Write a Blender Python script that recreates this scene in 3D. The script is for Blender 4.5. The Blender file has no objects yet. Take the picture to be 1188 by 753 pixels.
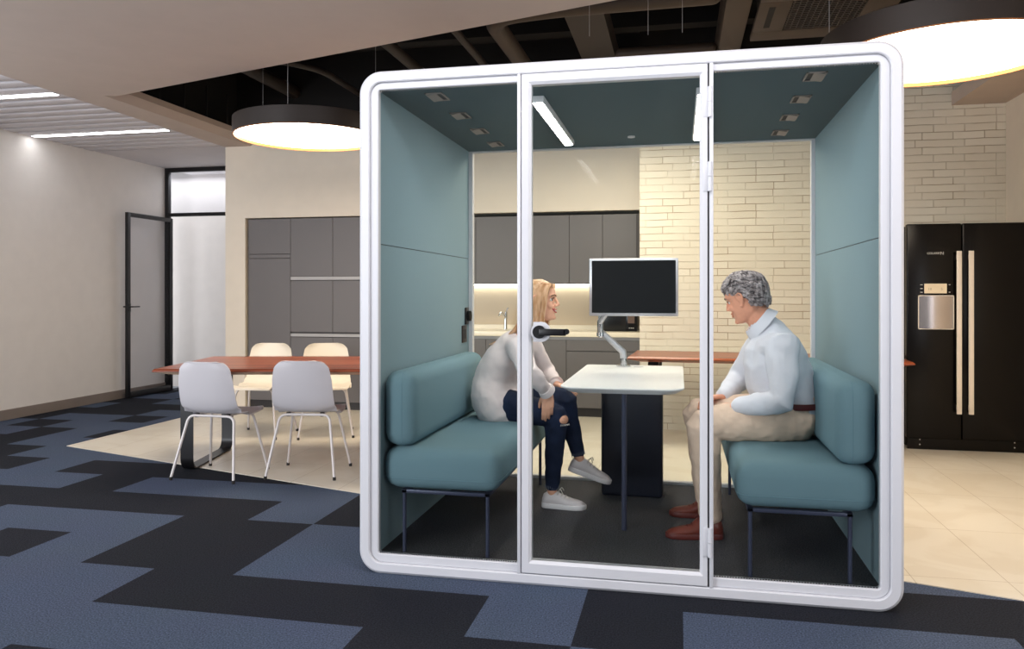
import bpy, bmesh, math, random
from mathutils import Vector, Matrix
PI = math.pi
C = bpy.context.scene.collection
SC = bpy.context.scene

# ------------------------------------------------------------------ camera
EYE = 1.282
TH = math.atan(194 / 915)
cd = bpy.data.cameras.new('camera')
cam = bpy.data.objects.new('camera', cd); C.objects.link(cam)
cam.location = (0, 0, EYE); cam.rotation_euler = (PI / 2, 0, TH)
cd.sensor_width = 36; cd.lens = 915 / 1188 * 36
cd.shift_y = -(376.5 - 340.5) / 1188
cd.clip_start = .05
SC.camera = cam

# ------------------------------------------------------------------ world, exposure
SC.view_settings.view_transform = 'Standard'
SC.view_settings.look = 'None'
SC.view_settings.gamma = 1
SC.view_settings.use_curve_mapping = False
SC.view_settings.exposure = 0.0
w = bpy.data.worlds.new('world'); SC.world = w; w.use_nodes = True
bg = w.node_tree.nodes['Background']
bg.inputs[0].default_value = (.80, .84, .92, 1); bg.inputs[1].default_value = .30
SC.cycles.use_denoising = True
SC.cycles.max_bounces = 10; SC.cycles.transparent_max_bounces = 16
SC.cycles.sample_clamp_indirect = 6

def area(name, loc, rot, sx, sy, power, col, spread=PI):
    l = bpy.data.lights.new(name, 'AREA'); l.shape = 'RECTANGLE'; l.size = sx; l.size_y = sy
    l.energy = power; l.color = col; l.spread = spread
    o = bpy.data.objects.new(name, l); C.objects.link(o); o.location = loc; o.rotation_euler = rot
    return o
# added daylight fill from the left, from behind and from the right (out of frame)
area('daylight_fill', (-6.55, 1.4, 1.6), (0, -PI / 2, 0), 2.2, 6.0, 150, (.90, .94, 1))
area('daylight_fill', (-5.25, -2.3, 1.6), (PI / 2, 0, 0), 2.7, 2.3, 290, (.90, .94, 1))
area('daylight_fill', (2.72, .4, 1.6), (0, PI / 2, 0), 2.2, 4.2, 90, (.93, .95, 1))  # added fill at the solid right wall, no window there
# overhead fill added to light the pod and sitters frontally, above the frame
area('overhead_fill', (-.4, 2.3, 2.9), (math.radians(28), 0, 0), 3.2, .7, 66, (.97, .97, 1))
# warm ceiling light of the kitchen, hidden behind the pod roof
area('kitchen_ceiling_light', (-.5, 6.3, 2.72), (0, 0, 0), 1.1, 1.1, 60, (1, .88, .72))

# ------------------------------------------------------------------ materials
def srgb(r, g, b):
    f = lambda v: (v / 255 / 12.92) if v / 255 <= .04045 else ((v / 255 + .055) / 1.055) ** 2.4
    return (f(r), f(g), f(b), 1)
def base_mat(name, col, rough=.5, metal=0, spec=.5):
    m = bpy.data.materials.new(name); m.use_nodes = True
    b = m.node_tree.nodes['Principled BSDF']
    b.inputs['Base Color'].default_value = col; b.inputs['Roughness'].default_value = rough
    b.inputs['Metallic'].default_value = metal; b.inputs['Specular IOR Level'].default_value = spec
    return m, m.node_tree.nodes, m.node_tree.links, b
def mat(name, col, rough=.5, metal=0, spec=.5, var=.0, vscale=6, bump=0, bscale=200, bdist=.002, detail=3):
    m, N, L, b = base_mat(name, col, rough, metal, spec)
    tc = N.new('ShaderNodeTexCoord')
    n = N.new('ShaderNodeTexNoise'); n.inputs['Scale'].default_value = vscale; n.inputs['Detail'].default_value = detail
    L.new(tc.outputs['Object'], n.inputs['Vector'])
    r = N.new('ShaderNodeValToRGB'); v = var
    r.color_ramp.elements[0].position = .3; r.color_ramp.elements[1].position = .7
    r.color_ramp.elements[0].color = tuple(max(0, c * (1 - v)) for c in col[:3]) + (1,)
    r.color_ramp.elements[1].color = tuple(min(1, c * (1 + v)) for c in col[:3]) + (1,)
    L.new(n.outputs['Fac'], r.inputs['Fac']); L.new(r.outputs['Color'], b.inputs['Base Color'])
    if bump:
        n2 = N.new('ShaderNodeTexNoise'); n2.inputs['Scale'].default_value = bscale; n2.inputs['Detail'].default_value = 2
        L.new(tc.outputs['Object'], n2.inputs['Vector'])
        bp = N.new('ShaderNodeBump'); bp.inputs['Strength'].default_value = bump; bp.inputs['Distance'].default_value = bdist
        L.new(n2.outputs['Fac'], bp.inputs['Height']); L.new(bp.outputs['Normal'], b.inputs['Normal'])
    return m
def emis(name, col, s):
    m = bpy.data.materials.new(name); m.use_nodes = True; N = m.node_tree.nodes
    N.remove(N['Principled BSDF']); e = N.new('ShaderNodeEmission'); e.inputs[0].default_value = col; e.inputs[1].default_value = s
    m.node_tree.links.new(e.outputs[0], N['Material Output'].inputs[0]); return m
def glass(name, ior=1.22, tint=(.97, .985, .98, 1), haze=0.0):
    m = bpy.data.materials.new(name); m.use_nodes = True; N = m.node_tree.nodes; L = m.node_tree.links
    N.remove(N['Principled BSDF'])
    t = N.new('ShaderNodeBsdfTransparent'); t.inputs[0].default_value = tint
    g = N.new('ShaderNodeBsdfGlossy'); g.inputs['Roughness'].default_value = .02
    f = N.new('ShaderNodeFresnel'); f.inputs[0].default_value = ior
    mx = N.new('ShaderNodeMixShader'); L.new(f.outputs[0], mx.inputs[0]); L.new(t.outputs[0], mx.inputs[1]); L.new(g.outputs[0], mx.inputs[2])
    out = mx
    if haze:
        d = N.new('ShaderNodeBsdfDiffuse'); d.inputs[0].default_value = (.85, .87, .92, 1)
        m2 = N.new('ShaderNodeMixShader'); m2.inputs[0].default_value = haze
        L.new(mx.outputs[0], m2.inputs[1]); L.new(d.outputs[0], m2.inputs[2]); out = m2
    L.new(out.outputs[0], N['Material Output'].inputs[0]); return m
def carpet(name, col):
    m, N, L, b = base_mat(name, col, .95, 0, .1)
    tc = N.new('ShaderNodeTexCoord')
    n = N.new('ShaderNodeTexNoise'); n.inputs['Scale'].default_value = 150; n.inputs['Detail'].default_value = 2
    n1 = N.new('ShaderNodeTexNoise'); n1.inputs['Scale'].default_value = 2.2
    L.new(tc.outputs['Object'], n.inputs['Vector']); L.new(tc.outputs['Object'], n1.inputs['Vector'])
    r = N.new('ShaderNodeValToRGB'); r.color_ramp.elements[0].position = .3; r.color_ramp.elements[1].position = .7
    r.color_ramp.elements[0].color = tuple(c * .5 for c in col[:3]) + (1,); r.color_ramp.elements[1].color = tuple(c * 1.55 for c in col[:3]) + (1,)
    L.new(n.outputs['Fac'], r.inputs['Fac'])
    mx = N.new('ShaderNodeMix'); mx.data_type = 'RGBA'; mx.blend_type = 'MULTIPLY'; mx.inputs['Factor'].default_value = .12
    L.new(r.outputs['Color'], mx.inputs['A']); L.new(n1.outputs['Color'], mx.inputs['B'])
    L.new(mx.outputs['Result'], b.inputs['Base Color'])
    bp = N.new('ShaderNodeBump'); bp.inputs['Strength'].default_value = .8; bp.inputs['Distance'].default_value = .004
    L.new(n.outputs['Fac'], bp.inputs['Height']); L.new(bp.outputs['Normal'], b.inputs['Normal'])
    return m
def tilemat(name):
    m, N, L, b = base_mat(name, srgb(226, 214, 190), .32, 0, .5)
    tc = N.new('ShaderNodeTexCoord'); mp = N.new('ShaderNodeMapping'); mp.inputs['Location'].default_value = (-.224, .13, 0)
    L.new(tc.outputs['Object'], mp.inputs['Vector'])
    br = N.new('ShaderNodeTexBrick'); br.offset = 0; br.inputs['Scale'].default_value = 1
    br.inputs['Brick Width'].default_value = .4; br.inputs['Row Height'].default_value = .8
    br.inputs['Mortar Size'].default_value = .0018; br.inputs['Mortar Smooth'].default_value = .2
    br.inputs['Color1'].default_value = srgb(226, 218, 202); br.inputs['Color2'].default_value = srgb(221, 212, 195); br.inputs['Mortar'].default_value = srgb(176, 160, 134)
    L.new(mp.outputs['Vector'], br.inputs['Vector'])
    n = N.new('ShaderNodeTexNoise'); n.inputs['Scale'].default_value = 1.7; n.inputs['Detail'].default_value = 6; n.inputs['Distortion'].default_value = 1.5
    L.new(tc.outputs['Object'], n.inputs['Vector'])
    r = N.new('ShaderNodeValToRGB'); r.color_ramp.elements[0].position = .42; r.color_ramp.elements[1].position = .52
    r.color_ramp.elements[0].color = (.94, .925, .90, 1); r.color_ramp.elements[1].color = (1, 1, 1, 1)
    L.new(n.outputs['Fac'], r.inputs['Fac'])
    mx = N.new('ShaderNodeMix'); mx.data_type = 'RGBA'; mx.blend_type = 'MULTIPLY'; mx.inputs['Factor'].default_value = 1
    L.new(br.outputs['Color'], mx.inputs['A']); L.new(r.outputs['Color'], mx.inputs['B']); L.new(mx.outputs['Result'], b.inputs['Base Color'])
    return m
def brickmat(name):
    m, N, L, b = base_mat(name, srgb(228, 222, 212), .75, 0, .25)
    tc = N.new('ShaderNodeTexCoord'); sp = N.new('ShaderNodeSeparateXYZ'); L.new(tc.outputs['Object'], sp.inputs[0])
    ad = N.new('ShaderNodeMath'); ad.operation = 'ADD'; L.new(sp.outputs['X'], ad.inputs[0]); L.new(sp.outputs['Y'], ad.inputs[1])
    cb = N.new('ShaderNodeCombineXYZ'); L.new(ad.outputs[0], cb.inputs['X']); L.new(sp.outputs['Z'], cb.inputs['Y'])
    n = N.new('ShaderNodeTexNoise'); n.inputs['Scale'].default_value = 5; L.new(cb.outputs[0], n.inputs['Vector'])
    vm = N.new('ShaderNodeVectorMath'); vm.operation = 'MULTIPLY_ADD'; vm.inputs[1].default_value = (0, .010, 0)
    L.new(n.outputs['Color'], vm.inputs[0]); L.new(cb.outputs[0], vm.inputs[2])
    br = N.new('ShaderNodeTexBrick'); br.offset = .37; br.offset_frequency = 2; br.squash = 1.6; br.squash_frequency = 3
    br.inputs['Scale'].default_value = 1; br.inputs['Brick Width'].default_value = .25; br.inputs['Row Height'].default_value = .066
    br.inputs['Mortar Size'].default_value = .0035; br.inputs['Mortar Smooth'].default_value = .5
    br.inputs['Color1'].default_value = srgb(230, 222, 206); br.inputs['Color2'].default_value = srgb(221, 211, 193); br.inputs['Mortar'].default_value = srgb(176, 156, 132)
    L.new(vm.outputs[0], br.inputs['Vector'])
    # the paint fills most upright joints and part of the level ones
    n2 = N.new('ShaderNodeTexNoise'); n2.inputs['Scale'].default_value = 3.2; L.new(cb.outputs[0], n2.inputs['Vector'])
    r = N.new('ShaderNodeValToRGB'); r.color_ramp.elements[0].position = .40; r.color_ramp.elements[1].position = .6
    L.new(n2.outputs['Fac'], r.inputs['Fac'])
    mx = N.new('ShaderNodeMix'); mx.data_type = 'RGBA'; L.new(r.outputs['Color'], mx.inputs['Factor'])
    mx.inputs['A'].default_value = srgb(224, 215, 198); L.new(br.outputs['Color'], mx.inputs['B']); L.new(mx.outputs['Result'], b.inputs['Base Color'])
    bp = N.new('ShaderNodeBump'); bp.invert = True; bp.inputs['Strength'].default_value = .7; bp.inputs['Distance'].default_value = .008
    L.new(br.outputs['Fac'], bp.inputs['Height'])
    n3 = N.new('ShaderNodeTexNoise'); n3.inputs['Scale'].default_value = 30; L.new(tc.outputs['Object'], n3.inputs['Vector'])
    b2 = N.new('ShaderNodeBump'); b2.inputs['Strength'].default_value = .25; b2.inputs['Distance'].default_value = .004
    L.new(n3.outputs['Fac'], b2.inputs['Height']); L.new(bp.outputs['Normal'], b2.inputs['Normal']); L.new(b2.outputs['Normal'], b.inputs['Normal'])
    return m
def wood(name, c1, c2, rough=.3):
    m, N, L, b = base_mat(name, c1, rough, 0, .5)
    tc = N.new('ShaderNodeTexCoord'); mp = N.new('ShaderNodeMapping'); mp.inputs['Scale'].default_value = (.35, 14, 14)
    L.new(tc.outputs['Object'], mp.inputs['Vector'])
    n = N.new('ShaderNodeTexNoise'); n.inputs['Scale'].default_value = 1.2; n.inputs['Detail'].default_value = 5; n.inputs['Distortion'].default_value = .4
    L.new(mp.outputs['Vector'], n.inputs['Vector'])
    r = N.new('ShaderNodeValToRGB'); r.color_ramp.elements[0].position = .36; r.color_ramp.elements[1].position = .64
    r.color_ramp.elements[0].color = c2; r.color_ramp.elements[1].color = c1
    L.new(n.outputs['Fac'], r.inputs['Fac']); L.new(r.outputs['Color'], b.inputs['Base Color'])
    return m
def hairmat(name, c1, c2, scale=90):
    m, N, L, b = base_mat(name, c1, .45, 0, .4)
    tc = N.new('ShaderNodeTexCoord'); n = N.new('ShaderNodeTexNoise'); n.inputs['Scale'].default_value = scale; n.inputs['Detail'].default_value = 2
    mp = N.new('ShaderNodeMapping'); mp.inputs['Scale'].default_value = (1, 1, .25); L.new(tc.outputs['Object'], mp.inputs['Vector']); L.new(mp.outputs['Vector'], n.inputs['Vector'])
    r = N.new('ShaderNodeValToRGB'); r.color_ramp.elements[0].position = .35; r.color_ramp.elements[1].position = .65
    r.color_ramp.elements[0].color = c2; r.color_ramp.elements[1].color = c1
    L.new(n.outputs['Fac'], r.inputs['Fac']); L.new(r.outputs['Color'], b.inputs['Base Color'])
    return m
M = dict(
    wall=mat('white wall paint', srgb(226, 220, 215), .85, var=.02),
    beige=mat('cream wall paint', srgb(222, 210, 193), .85, var=.02),
    ceil=mat('ceiling plaster', srgb(188, 172, 160), .9, var=.02),
    slat=mat('slatted ceiling white', srgb(205, 199, 200), .7, var=.02),
    slatgap=mat('slatted ceiling gap', srgb(60, 57, 57), .9, var=.02),
    basebd=mat('grey brown skirting', srgb(128, 116, 108), .6, var=.03),
    blue=carpet('blue grey carpet', srgb(73, 83, 102)),
    black=carpet('charcoal carpet', srgb(34, 36, 43)),
    podfloor=carpet('dark grey pod carpet', srgb(86, 85, 88)),
    tile=tilemat('cream porcelain tile'), brick=brickmat('white painted brick'),
    void=mat('black ceiling paint', srgb(12, 10, 9), .9, var=.1),
    duct=mat('brown painted duct', srgb(54, 42, 32), .6, var=.1, vscale=3),
    ductd=mat('dark brown service metal', srgb(36, 28, 23), .6, var=.1, vscale=3),
    white=mat('white powder coat', srgb(212, 212, 217), .38, var=.01, bump=.03, bscale=500),
    whitep=mat('white plastic', srgb(225, 225, 228), .35, var=.01),
    digits=mat('faint grey digits', srgb(176, 158, 132), .5, var=.02),
    vent=mat('warm grey vent plastic', srgb(140, 131, 127), .5, var=.02),
    seal=mat('black rubber seal', srgb(30, 30, 34), .6, var=.05),
    teal=mat('teal felt wall panel', srgb(134, 156, 164), .95, spec=.15, var=.05, vscale=300, bump=.25, bscale=700, bdist=.001),
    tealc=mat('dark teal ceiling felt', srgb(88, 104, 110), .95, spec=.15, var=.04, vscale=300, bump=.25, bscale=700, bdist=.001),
    uph=mat('teal upholstery fabric', srgb(118, 147, 157), .92, spec=.2, var=.06, vscale=350, bump=.35, bscale=900, bdist=.0012),
    piping=mat('teal seam piping', srgb(110, 141, 152), .9, var=.03),
    steel=mat('slate blue steel', srgb(70, 74, 96), .4, metal=.3, var=.03),
    cab=mat('taupe grey cabinet front', srgb(98, 93, 92), .5, var=.02, vscale=2),
    cabside=mat('cabinet carcass', srgb(70, 64, 62), .6, var=.03),
    chan=mat('brushed aluminium channel', srgb(160, 157, 156), .45, metal=.0, var=.03),
    kick=mat('dark kick plate', srgb(38, 32, 30), .5, var=.03),
    counter=mat('cream worktop', srgb(238, 226, 204), .3, var=.02),
    splash=mat('cream backsplash', srgb(206, 184, 154), .4, var=.02),
    blackm=mat('black metal', srgb(24, 23, 25), .38, metal=.2, var=.05),
    blackgloss=mat('gloss black', srgb(12, 9, 8), .22, spec=.2, var=.05),
    chrome=mat('chrome', srgb(200, 200, 202), .16, metal=1, var=.02),
    alu=mat('satin aluminium', srgb(205, 205, 210), .32, metal=.7, var=.02),
    screen=mat('black screen', srgb(12, 13, 15), .22, var=.05),
    tabletop=mat('white laminate', srgb(245, 244, 243), .28, var=.008),
    tblack=mat('blue black powder coat', srgb(34, 37, 50), .4, var=.04),
    wood=wood('red walnut', srgb(166, 86, 50), srgb(116, 52, 30)),
    chair=mat('pale grey shell plastic', srgb(196, 192, 195), .42, var=.01),
    chaircr=mat('cream shell plastic', srgb(224, 213, 194), .42, var=.01),
    clg=mat('pale grey tube', srgb(215, 208, 205), .35, metal=.1, var=.02),
    rubber=mat('dark rubber foot', srgb(30, 26, 24), .7, var=.03),
    bronze=mat('dark bronze drum', srgb(36, 27, 22), .5, metal=.2, var=.05),
    rim=mat('amber bronze rim', srgb(170, 110, 60), .4, metal=.3, var=.04),
    handlebar=mat('champagne metal bar', srgb(232, 220, 206), .35, metal=.1, var=.02),
    cream=mat('cream display', srgb(232, 214, 184), .4, var=.02),
    print=mat('grey printing', srgb(200, 196, 190), .5, var=.02),
    skin=mat('skin', srgb(236, 178, 148), .5, var=.05, vscale=25, spec=.35),
    skinm=mat('ruddy skin', srgb(234, 166, 136), .5, var=.07, vscale=25, spec=.35),
    lips=mat('rose lips', srgb(190, 78, 72), .4, var=.03), teeth=mat('teeth', srgb(240, 232, 222), .3, var=.01),
    eye=mat('eye white', srgb(225, 220, 215), .25, var=.01), iris=mat('dark iris', srgb(52, 38, 30), .2, var=.05),
    brow=mat('brown brow', srgb(112, 78, 48), .8, var=.1), browg=mat('grey brow', srgb(110, 98, 92), .8, var=.1),
    blonde=hairmat('blond hair', srgb(232, 194, 158), srgb(188, 138, 92), 45), grey=hairmat('grey hair', srgb(182, 172, 172), srgb(92, 82, 82), 60),
    sweater=mat('off white knit', srgb(240, 226, 224), .9, spec=.2, var=.03, vscale=30, bump=.35, bscale=420, bdist=.0012),
    jeans=mat('dark blue denim', srgb(32, 42, 66), .85, spec=.2, var=.35, vscale=9, bump=.3, bscale=700, bdist=.001, detail=5),
    shirt=mat('pale blue cotton', srgb(228, 228, 236), .8, spec=.2, var=.02, vscale=8, bump=.12, bscale=9, bdist=.012),
    chino=mat('beige chino', srgb(228, 200, 178), .85, spec=.2, var=.03, vscale=8, bump=.2, bscale=14, bdist=.010),
    shoew=mat('white leather', srgb(226, 218, 220), .5, var=.02), solew=mat('white rubber sole', srgb(232, 228, 230), .6, var=.02),
    leather=mat('reddish brown leather', srgb(116, 52, 38), .38, var=.2, vscale=20), soleb=mat('brown rubber sole', srgb(100, 40, 32), .5, var=.1),
    belt=mat('dark red leather belt', srgb(92, 30, 26), .4, var=.1), sock=mat('black sock', srgb(22, 20, 22), .9, var=.1),
    gold=mat('gold chain', srgb(220, 170, 90), .3, metal=.9, var=.02),
    lampwarm=emis('warm diffuser', (1, .86, .68, 1), 13.0), led=emis('cool white led', (.95, .97, 1, 1), 14),
    ledpod=emis('neutral led diffuser', (1, .97, .93, 1), 41), ledwarm=emis('under cabinet led', (1, .98, .93, 1), 13),
    glassr=glass('clear rear glass', 1.1), glass=glass('clear glass'), glassd=glass('office door glass', 1.08, (.95, .96, .98, 1)))

# ------------------------------------------------------------------ geometry helpers
def V(*a): return Vector(a)
def link(name, me, m=None, parent=None, smooth=None):
    o = bpy.data.objects.new(name, me); C.objects.link(o)
    if m:
        for x in (m if isinstance(m, (list, tuple)) else [m]): me.materials.append(x)
    if parent: o.parent = parent
    if smooth is not None:
        me.shade_smooth(); me.set_sharp_from_angle(angle=math.radians(smooth))
    return o
def obj(name, bm, m=None, parent=None, smooth=None):
    me = bpy.data.meshes.new(name); bmesh.ops.recalc_face_normals(bm, faces=bm.faces[:]); bm.to_mesh(me); bm.free()
    return link(name, me, m, parent, smooth)
def props(o, label=None, cat=None, group=None, kind=None):
    for k, v in (('label', label), ('category', cat), ('group', group), ('kind', kind)):
        if v: o[k] = v
    return o
def thing(name, label, cat, loc=(0, 0, 0), rz=0, group=None):
    o = bpy.data.objects.new(name, None); C.objects.link(o); o.empty_display_size = .1
    o.location = loc; o.rotation_euler = (0, 0, rz)
    return props(o, label, cat, group)
def struct(name, bm, m, label=None, smooth=None, parent=None):
    o = obj(name, bm, m, parent, smooth)
    if not parent: props(o, label, None, None, 'structure')
    return o
def copy_tree(o, parent=None):
    c = o.copy(); C.objects.link(c); c.parent = parent
    for ch in list(o.children): copy_tree(ch, c)
    return c
def B(): return bmesh.new()
def box(bm, x0, x1, y0, y1, z0, z1, r=0, seg=2, mtx=None, mi=0):
    vs = [bm.verts.new(p) for p in ((x0, y0, z0), (x1, y0, z0), (x1, y1, z0), (x0, y1, z0), (x0, y0, z1), (x1, y0, z1), (x1, y1, z1), (x0, y1, z1))]
    fs = [bm.faces.new([vs[i] for i in f]) for f in ((3, 2, 1, 0), (4, 5, 6, 7), (0, 1, 5, 4), (1, 2, 6, 5), (2, 3, 7, 6), (3, 0, 4, 7))]
    if mtx is not None:
        for v in vs: v.co = mtx @ v.co
    if r:
        es = list({e for f in fs for e in f.edges})
        ret = bmesh.ops.bevel(bm, geom=es, offset=r, segments=seg, profile=.5, affect='EDGES', clamp_overlap=True)
        if mi:
            for f in ret['faces']: f.material_index = mi
    if mi:
        for f in fs:
            if f.is_valid: f.material_index = mi
    return bm
def one(name, m, parent, *a, smooth=None, **k):
    return obj(name, box(B(), *a, **k), m, parent, 35 if k.get('r') else smooth)
def prism(bm, pts, z0, z1, mi=0):
    n = len(pts)
    a = [bm.verts.new((p[0], p[1], z0)) for p in pts]; b = [bm.verts.new((p[0], p[1], z1)) for p in pts]
    fs = [bm.faces.new(a[::-1]), bm.faces.new(b)]
    for i in range(n): fs.append(bm.faces.new((a[i], a[(i + 1) % n], b[(i + 1) % n], b[i])))
    for f in fs: f.material_index = mi
    return bm
def rrect(x0, x1, z0, z1, r, seg=10):
    out = []
    for cx, cz, a0 in ((x1 - r, z0 + r, -90), (x1 - r, z1 - r, 0), (x0 + r, z1 - r, 90), (x0 + r, z0 + r, 180)):
        for i in range(seg + 1):
            a = math.radians(a0 + 90 * i / seg); out.append((cx + r * math.cos(a), cz + r * math.sin(a)))
    return out
def loftloops(bm, loops, close_ends=False, wrap=False, mi=0):
    R = [[bm.verts.new(p) for p in l] for l in loops]; n = len(R[0]); k = len(R)
    for i in range(k if wrap else k - 1):
        a, b = R[i], R[(i + 1) % k]
        for j in range(n):
            f = bm.faces.new((a[j], a[(j + 1) % n], b[(j + 1) % n], b[j])); f.material_index = mi
    if close_ends: bm.faces.new(R[0][::-1]); bm.faces.new(R[-1])
    return bm
def xz(l, y): return [(p[0], y, p[1]) for p in l]
def xy(l, z): return [(p[0], p[1], z) for p in l]
def frame_of(d, ref=None):
    d = d.normalized(); ref = ref or (V(0, 0, 1) if abs(d.z) < .9 else V(1, 0, 0))
    a = (ref - d * ref.dot(d)).normalized(); return a, d.cross(a)
def tube(bm, pts, rad, seg=10, ref=None, cap='round', mi=0):
    """swept tube; rad is a number, a list, or a list of (a along ref, b across) pairs"""
    pts = [Vector(p) for p in pts]; n = len(pts)
    if not isinstance(rad, (list, tuple)): rad = [rad] * n
    rad = [(r, r) if not isinstance(r, (list, tuple)) else r for r in rad]
    T = []
    for i in range(n):
        d = V(0, 0, 0)
        if i > 0: d += (pts[i] - pts[i - 1]).normalized()
        if i < n - 1: d += (pts[i + 1] - pts[i]).normalized()
        T.append(d.normalized() if d.length > 1e-6 else (pts[min(i + 1, n - 1)] - pts[max(i - 1, 0)]).normalized())
    a, b = frame_of(T[0], ref); loops = []; F = []
    for i in range(n):
        a = (a - T[i] * a.dot(T[i])).normalized(); b = T[i].cross(a); F.append((a.copy(), b.copy()))
    def ring(c, F, ra, rb): return [c + F[0] * (ra * math.cos(2 * PI * j / seg)) + F[1] * (rb * math.sin(2 * PI * j / seg)) for j in range(seg)]
    if cap == 'round':
        for k in (80, 50, 22):
            q = math.radians(k); m_ = min(rad[0])
            loops.append(ring(pts[0] - T[0] * (m_ * math.sin(q)), F[0], rad[0][0] * math.cos(q), rad[0][1] * math.cos(q)))
    for i in range(n): loops.append(ring(pts[i], F[i], *rad[i]))
    if cap == 'round':
        for k in (22, 50, 80):
            q = math.radians(k); m_ = min(rad[-1])
            loops.append(ring(pts[-1] + T[-1] * (m_ * math.sin(q)), F[-1], rad[-1][0] * math.cos(q), rad[-1][1] * math.cos(q)))
    return loftloops(bm, loops, close_ends=True, mi=mi)
def catmull(P, k=6):
    P = [Vector(p) for p in P]; out = []
    for i in range(len(P) - 1):
        p0 = P[max(i - 1, 0)]; p1 = P[i]; p2 = P[i + 1]; p3 = P[min(i + 2, len(P) - 1)]
        for j in range(k):
            t = j / k
            out.append(.5 * ((2 * p1) + (p2 - p0) * t + (2 * p0 - 5 * p1 + 4 * p2 - p3) * t * t + (3 * p1 - p0 - 3 * p2 + p3) * t ** 3))
    out.append(P[-1]); return out
def interp(L, n):
    out = []
    for i in range(n):
        t = i / (n - 1) * (len(L) - 1); j = min(int(t), len(L) - 2); f = t - j
        a, b = L[j], L[j + 1]
        out.append(tuple(x + (y - x) * f for x, y in zip(a, b)) if isinstance(a, tuple) else a + (b - a) * f)
    return out
def rcorner(P, r, k=6):
    """polyline with its inner corners rounded"""
    P = [Vector(p) for p in P]; out = [P[0]]
    for i in range(1, len(P) - 1):
        a = (P[i - 1] - P[i]); b = (P[i + 1] - P[i]); q = min(r, a.length * .49, b.length * .49)
        s = P[i] + a.normalized() * q; e = P[i] + b.normalized() * q
        for j in range(k + 1):
            t = j / k; out.append(s * (1 - t) ** 2 + P[i] * 2 * t * (1 - t) + e * t * t)
    out.append(P[-1]); return out
def ball(bm, c, rx, ry=None, rz=None, mtx=None, seg=16, mi=0):
    ry = ry or rx; rz = rz or rx; c = Vector(c)
    loops = []
    for i in range(1, seg // 2):
        t = PI * i / (seg // 2)
        l = [c + V(rx * math.sin(t) * math.cos(2 * PI * j / seg), ry * math.sin(t) * math.sin(2 * PI * j / seg), -rz * math.cos(t)) for j in range(seg)]
        loops.append([mtx @ p for p in l] if mtx is not None else l)
    return loftloops(bm, loops, close_ends=True, mi=mi)
def disc(bm, c, r, h, axis='z', seg=40, r2=None):
    r2 = r if r2 is None else r2
    c = Vector(c); ax = {'x': (V(0, 1, 0), V(0, 0, 1), V(1, 0, 0)), 'y': (V(1, 0, 0), V(0, 0, 1), V(0, 1, 0)), 'z': (V(1, 0, 0), V(0, 1, 0), V(0, 0, 1))}[axis]
    l = lambda rr, d: [c + ax[0] * rr * math.cos(2 * PI * j / seg) + ax[1] * rr * math.sin(2 * PI * j / seg) + ax[2] * d for j in range(seg)]
    return loftloops(bm, [l(r, 0), l(r2, h)], close_ends=True)
def fuse(name, bm, m, parent=None, voxel=.006, smooth=6, fold=None):
    """joins overlapping shapes into one continuous skin"""
    me = bpy.data.meshes.new(name + ' raw'); bmesh.ops.recalc_face_normals(bm, faces=bm.faces[:]); bm.to_mesh(me); bm.free()
    t = bpy.data.objects.new(name + ' raw', me); C.objects.link(t)
    r = t.modifiers.new('r', 'REMESH'); r.mode = 'VOXEL'; r.voxel_size = voxel
    s = t.modifiers.new('s', 'SMOOTH'); s.factor = .5; s.iterations = smooth
    for f in (fold or []):
        tx = bpy.data.textures.new(name, 'CLOUDS'); tx.noise_scale = f[1]; tx.noise_depth = 1
        d = t.modifiers.new('d', 'DISPLACE'); d.texture = tx; d.strength = f[0]; d.mid_level = .5; d.texture_coords = 'LOCAL'
    dg = bpy.context.evaluated_depsgraph_get(); dg.update()
    out = bpy.data.meshes.new_from_object(t.evaluated_get(dg)); out.name = name
    bpy.data.objects.remove(t); bpy.data.meshes.remove(me)
    out.materials.clear()
    o = link(name, out, m, parent); out.shade_smooth()
    return o
def text(name, s, size, loc, m, parent, ext=.0008):
    c = bpy.data.curves.new(name, 'FONT'); c.body = s; c.size = size; c.extrude = ext; c.align_x = 'CENTER'
    t = bpy.data.objects.new(name + ' raw', c); C.objects.link(t); t.rotation_euler = (PI / 2, 0, 0); t.location = loc
    dg = bpy.context.evaluated_depsgraph_get(); dg.update()
    me = bpy.data.meshes.new_from_object(t.evaluated_get(dg)); me.transform(t.matrix_world)
    bpy.data.objects.remove(t); me.materials.clear(); me.name = name
    return link(name, me, m, parent)
def basis(o, x, z):
    x = Vector(x).normalized(); z = Vector(z); z = (z - x * z.dot(x)).normalized(); y = z.cross(x)
    return Matrix.Translation(Vector(o)) @ Matrix((x, y, z)).transposed().to_4x4()

# ================================================================== THE SETTING
XL, XR, YB, ZC = -6.67, 2.764, 8.05, 2.93
# carpet: 0.4 m squares in two colours
GX, GY, PX, PY = .015, 3.25, .401, .404
def is_blue(i, j):
    T = {-3: [(-99, -6), (0, 2)], -2: [(-99, -3), (-1, 3)], -1: [(-99, -6), (-2, -1), (0, 3)], 0: [(-99, -9), (-8, -7), (-5, -1)],
         1: [(-10, -7), (-5, 0), (1, 99)], 2: [(-6, -5), (0, 4)], 3: [(-99, -10), (-9, -5)], 4: [(-12, -11), (-3, 1)], 5: [(-13, 0)],
         6: [(-14, 0)], 7: [(-99, -15), (-14, -13), (-12, 0)], 8: [(-99, -16), (-15, 0)], 9: [(-16, -14), (-13, 0)], 10: [(-14, 0)],
         11: [(-99, -16)], 12: [(-15, 0)], 13: [(-99, -15)], 14: [(-16, -14)]}
    if j in T: return any(a <= i < b for a, b in T[j])
    return ((i * 7 + j * 13) // 3) % 2 == 0
bm = B()
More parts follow.
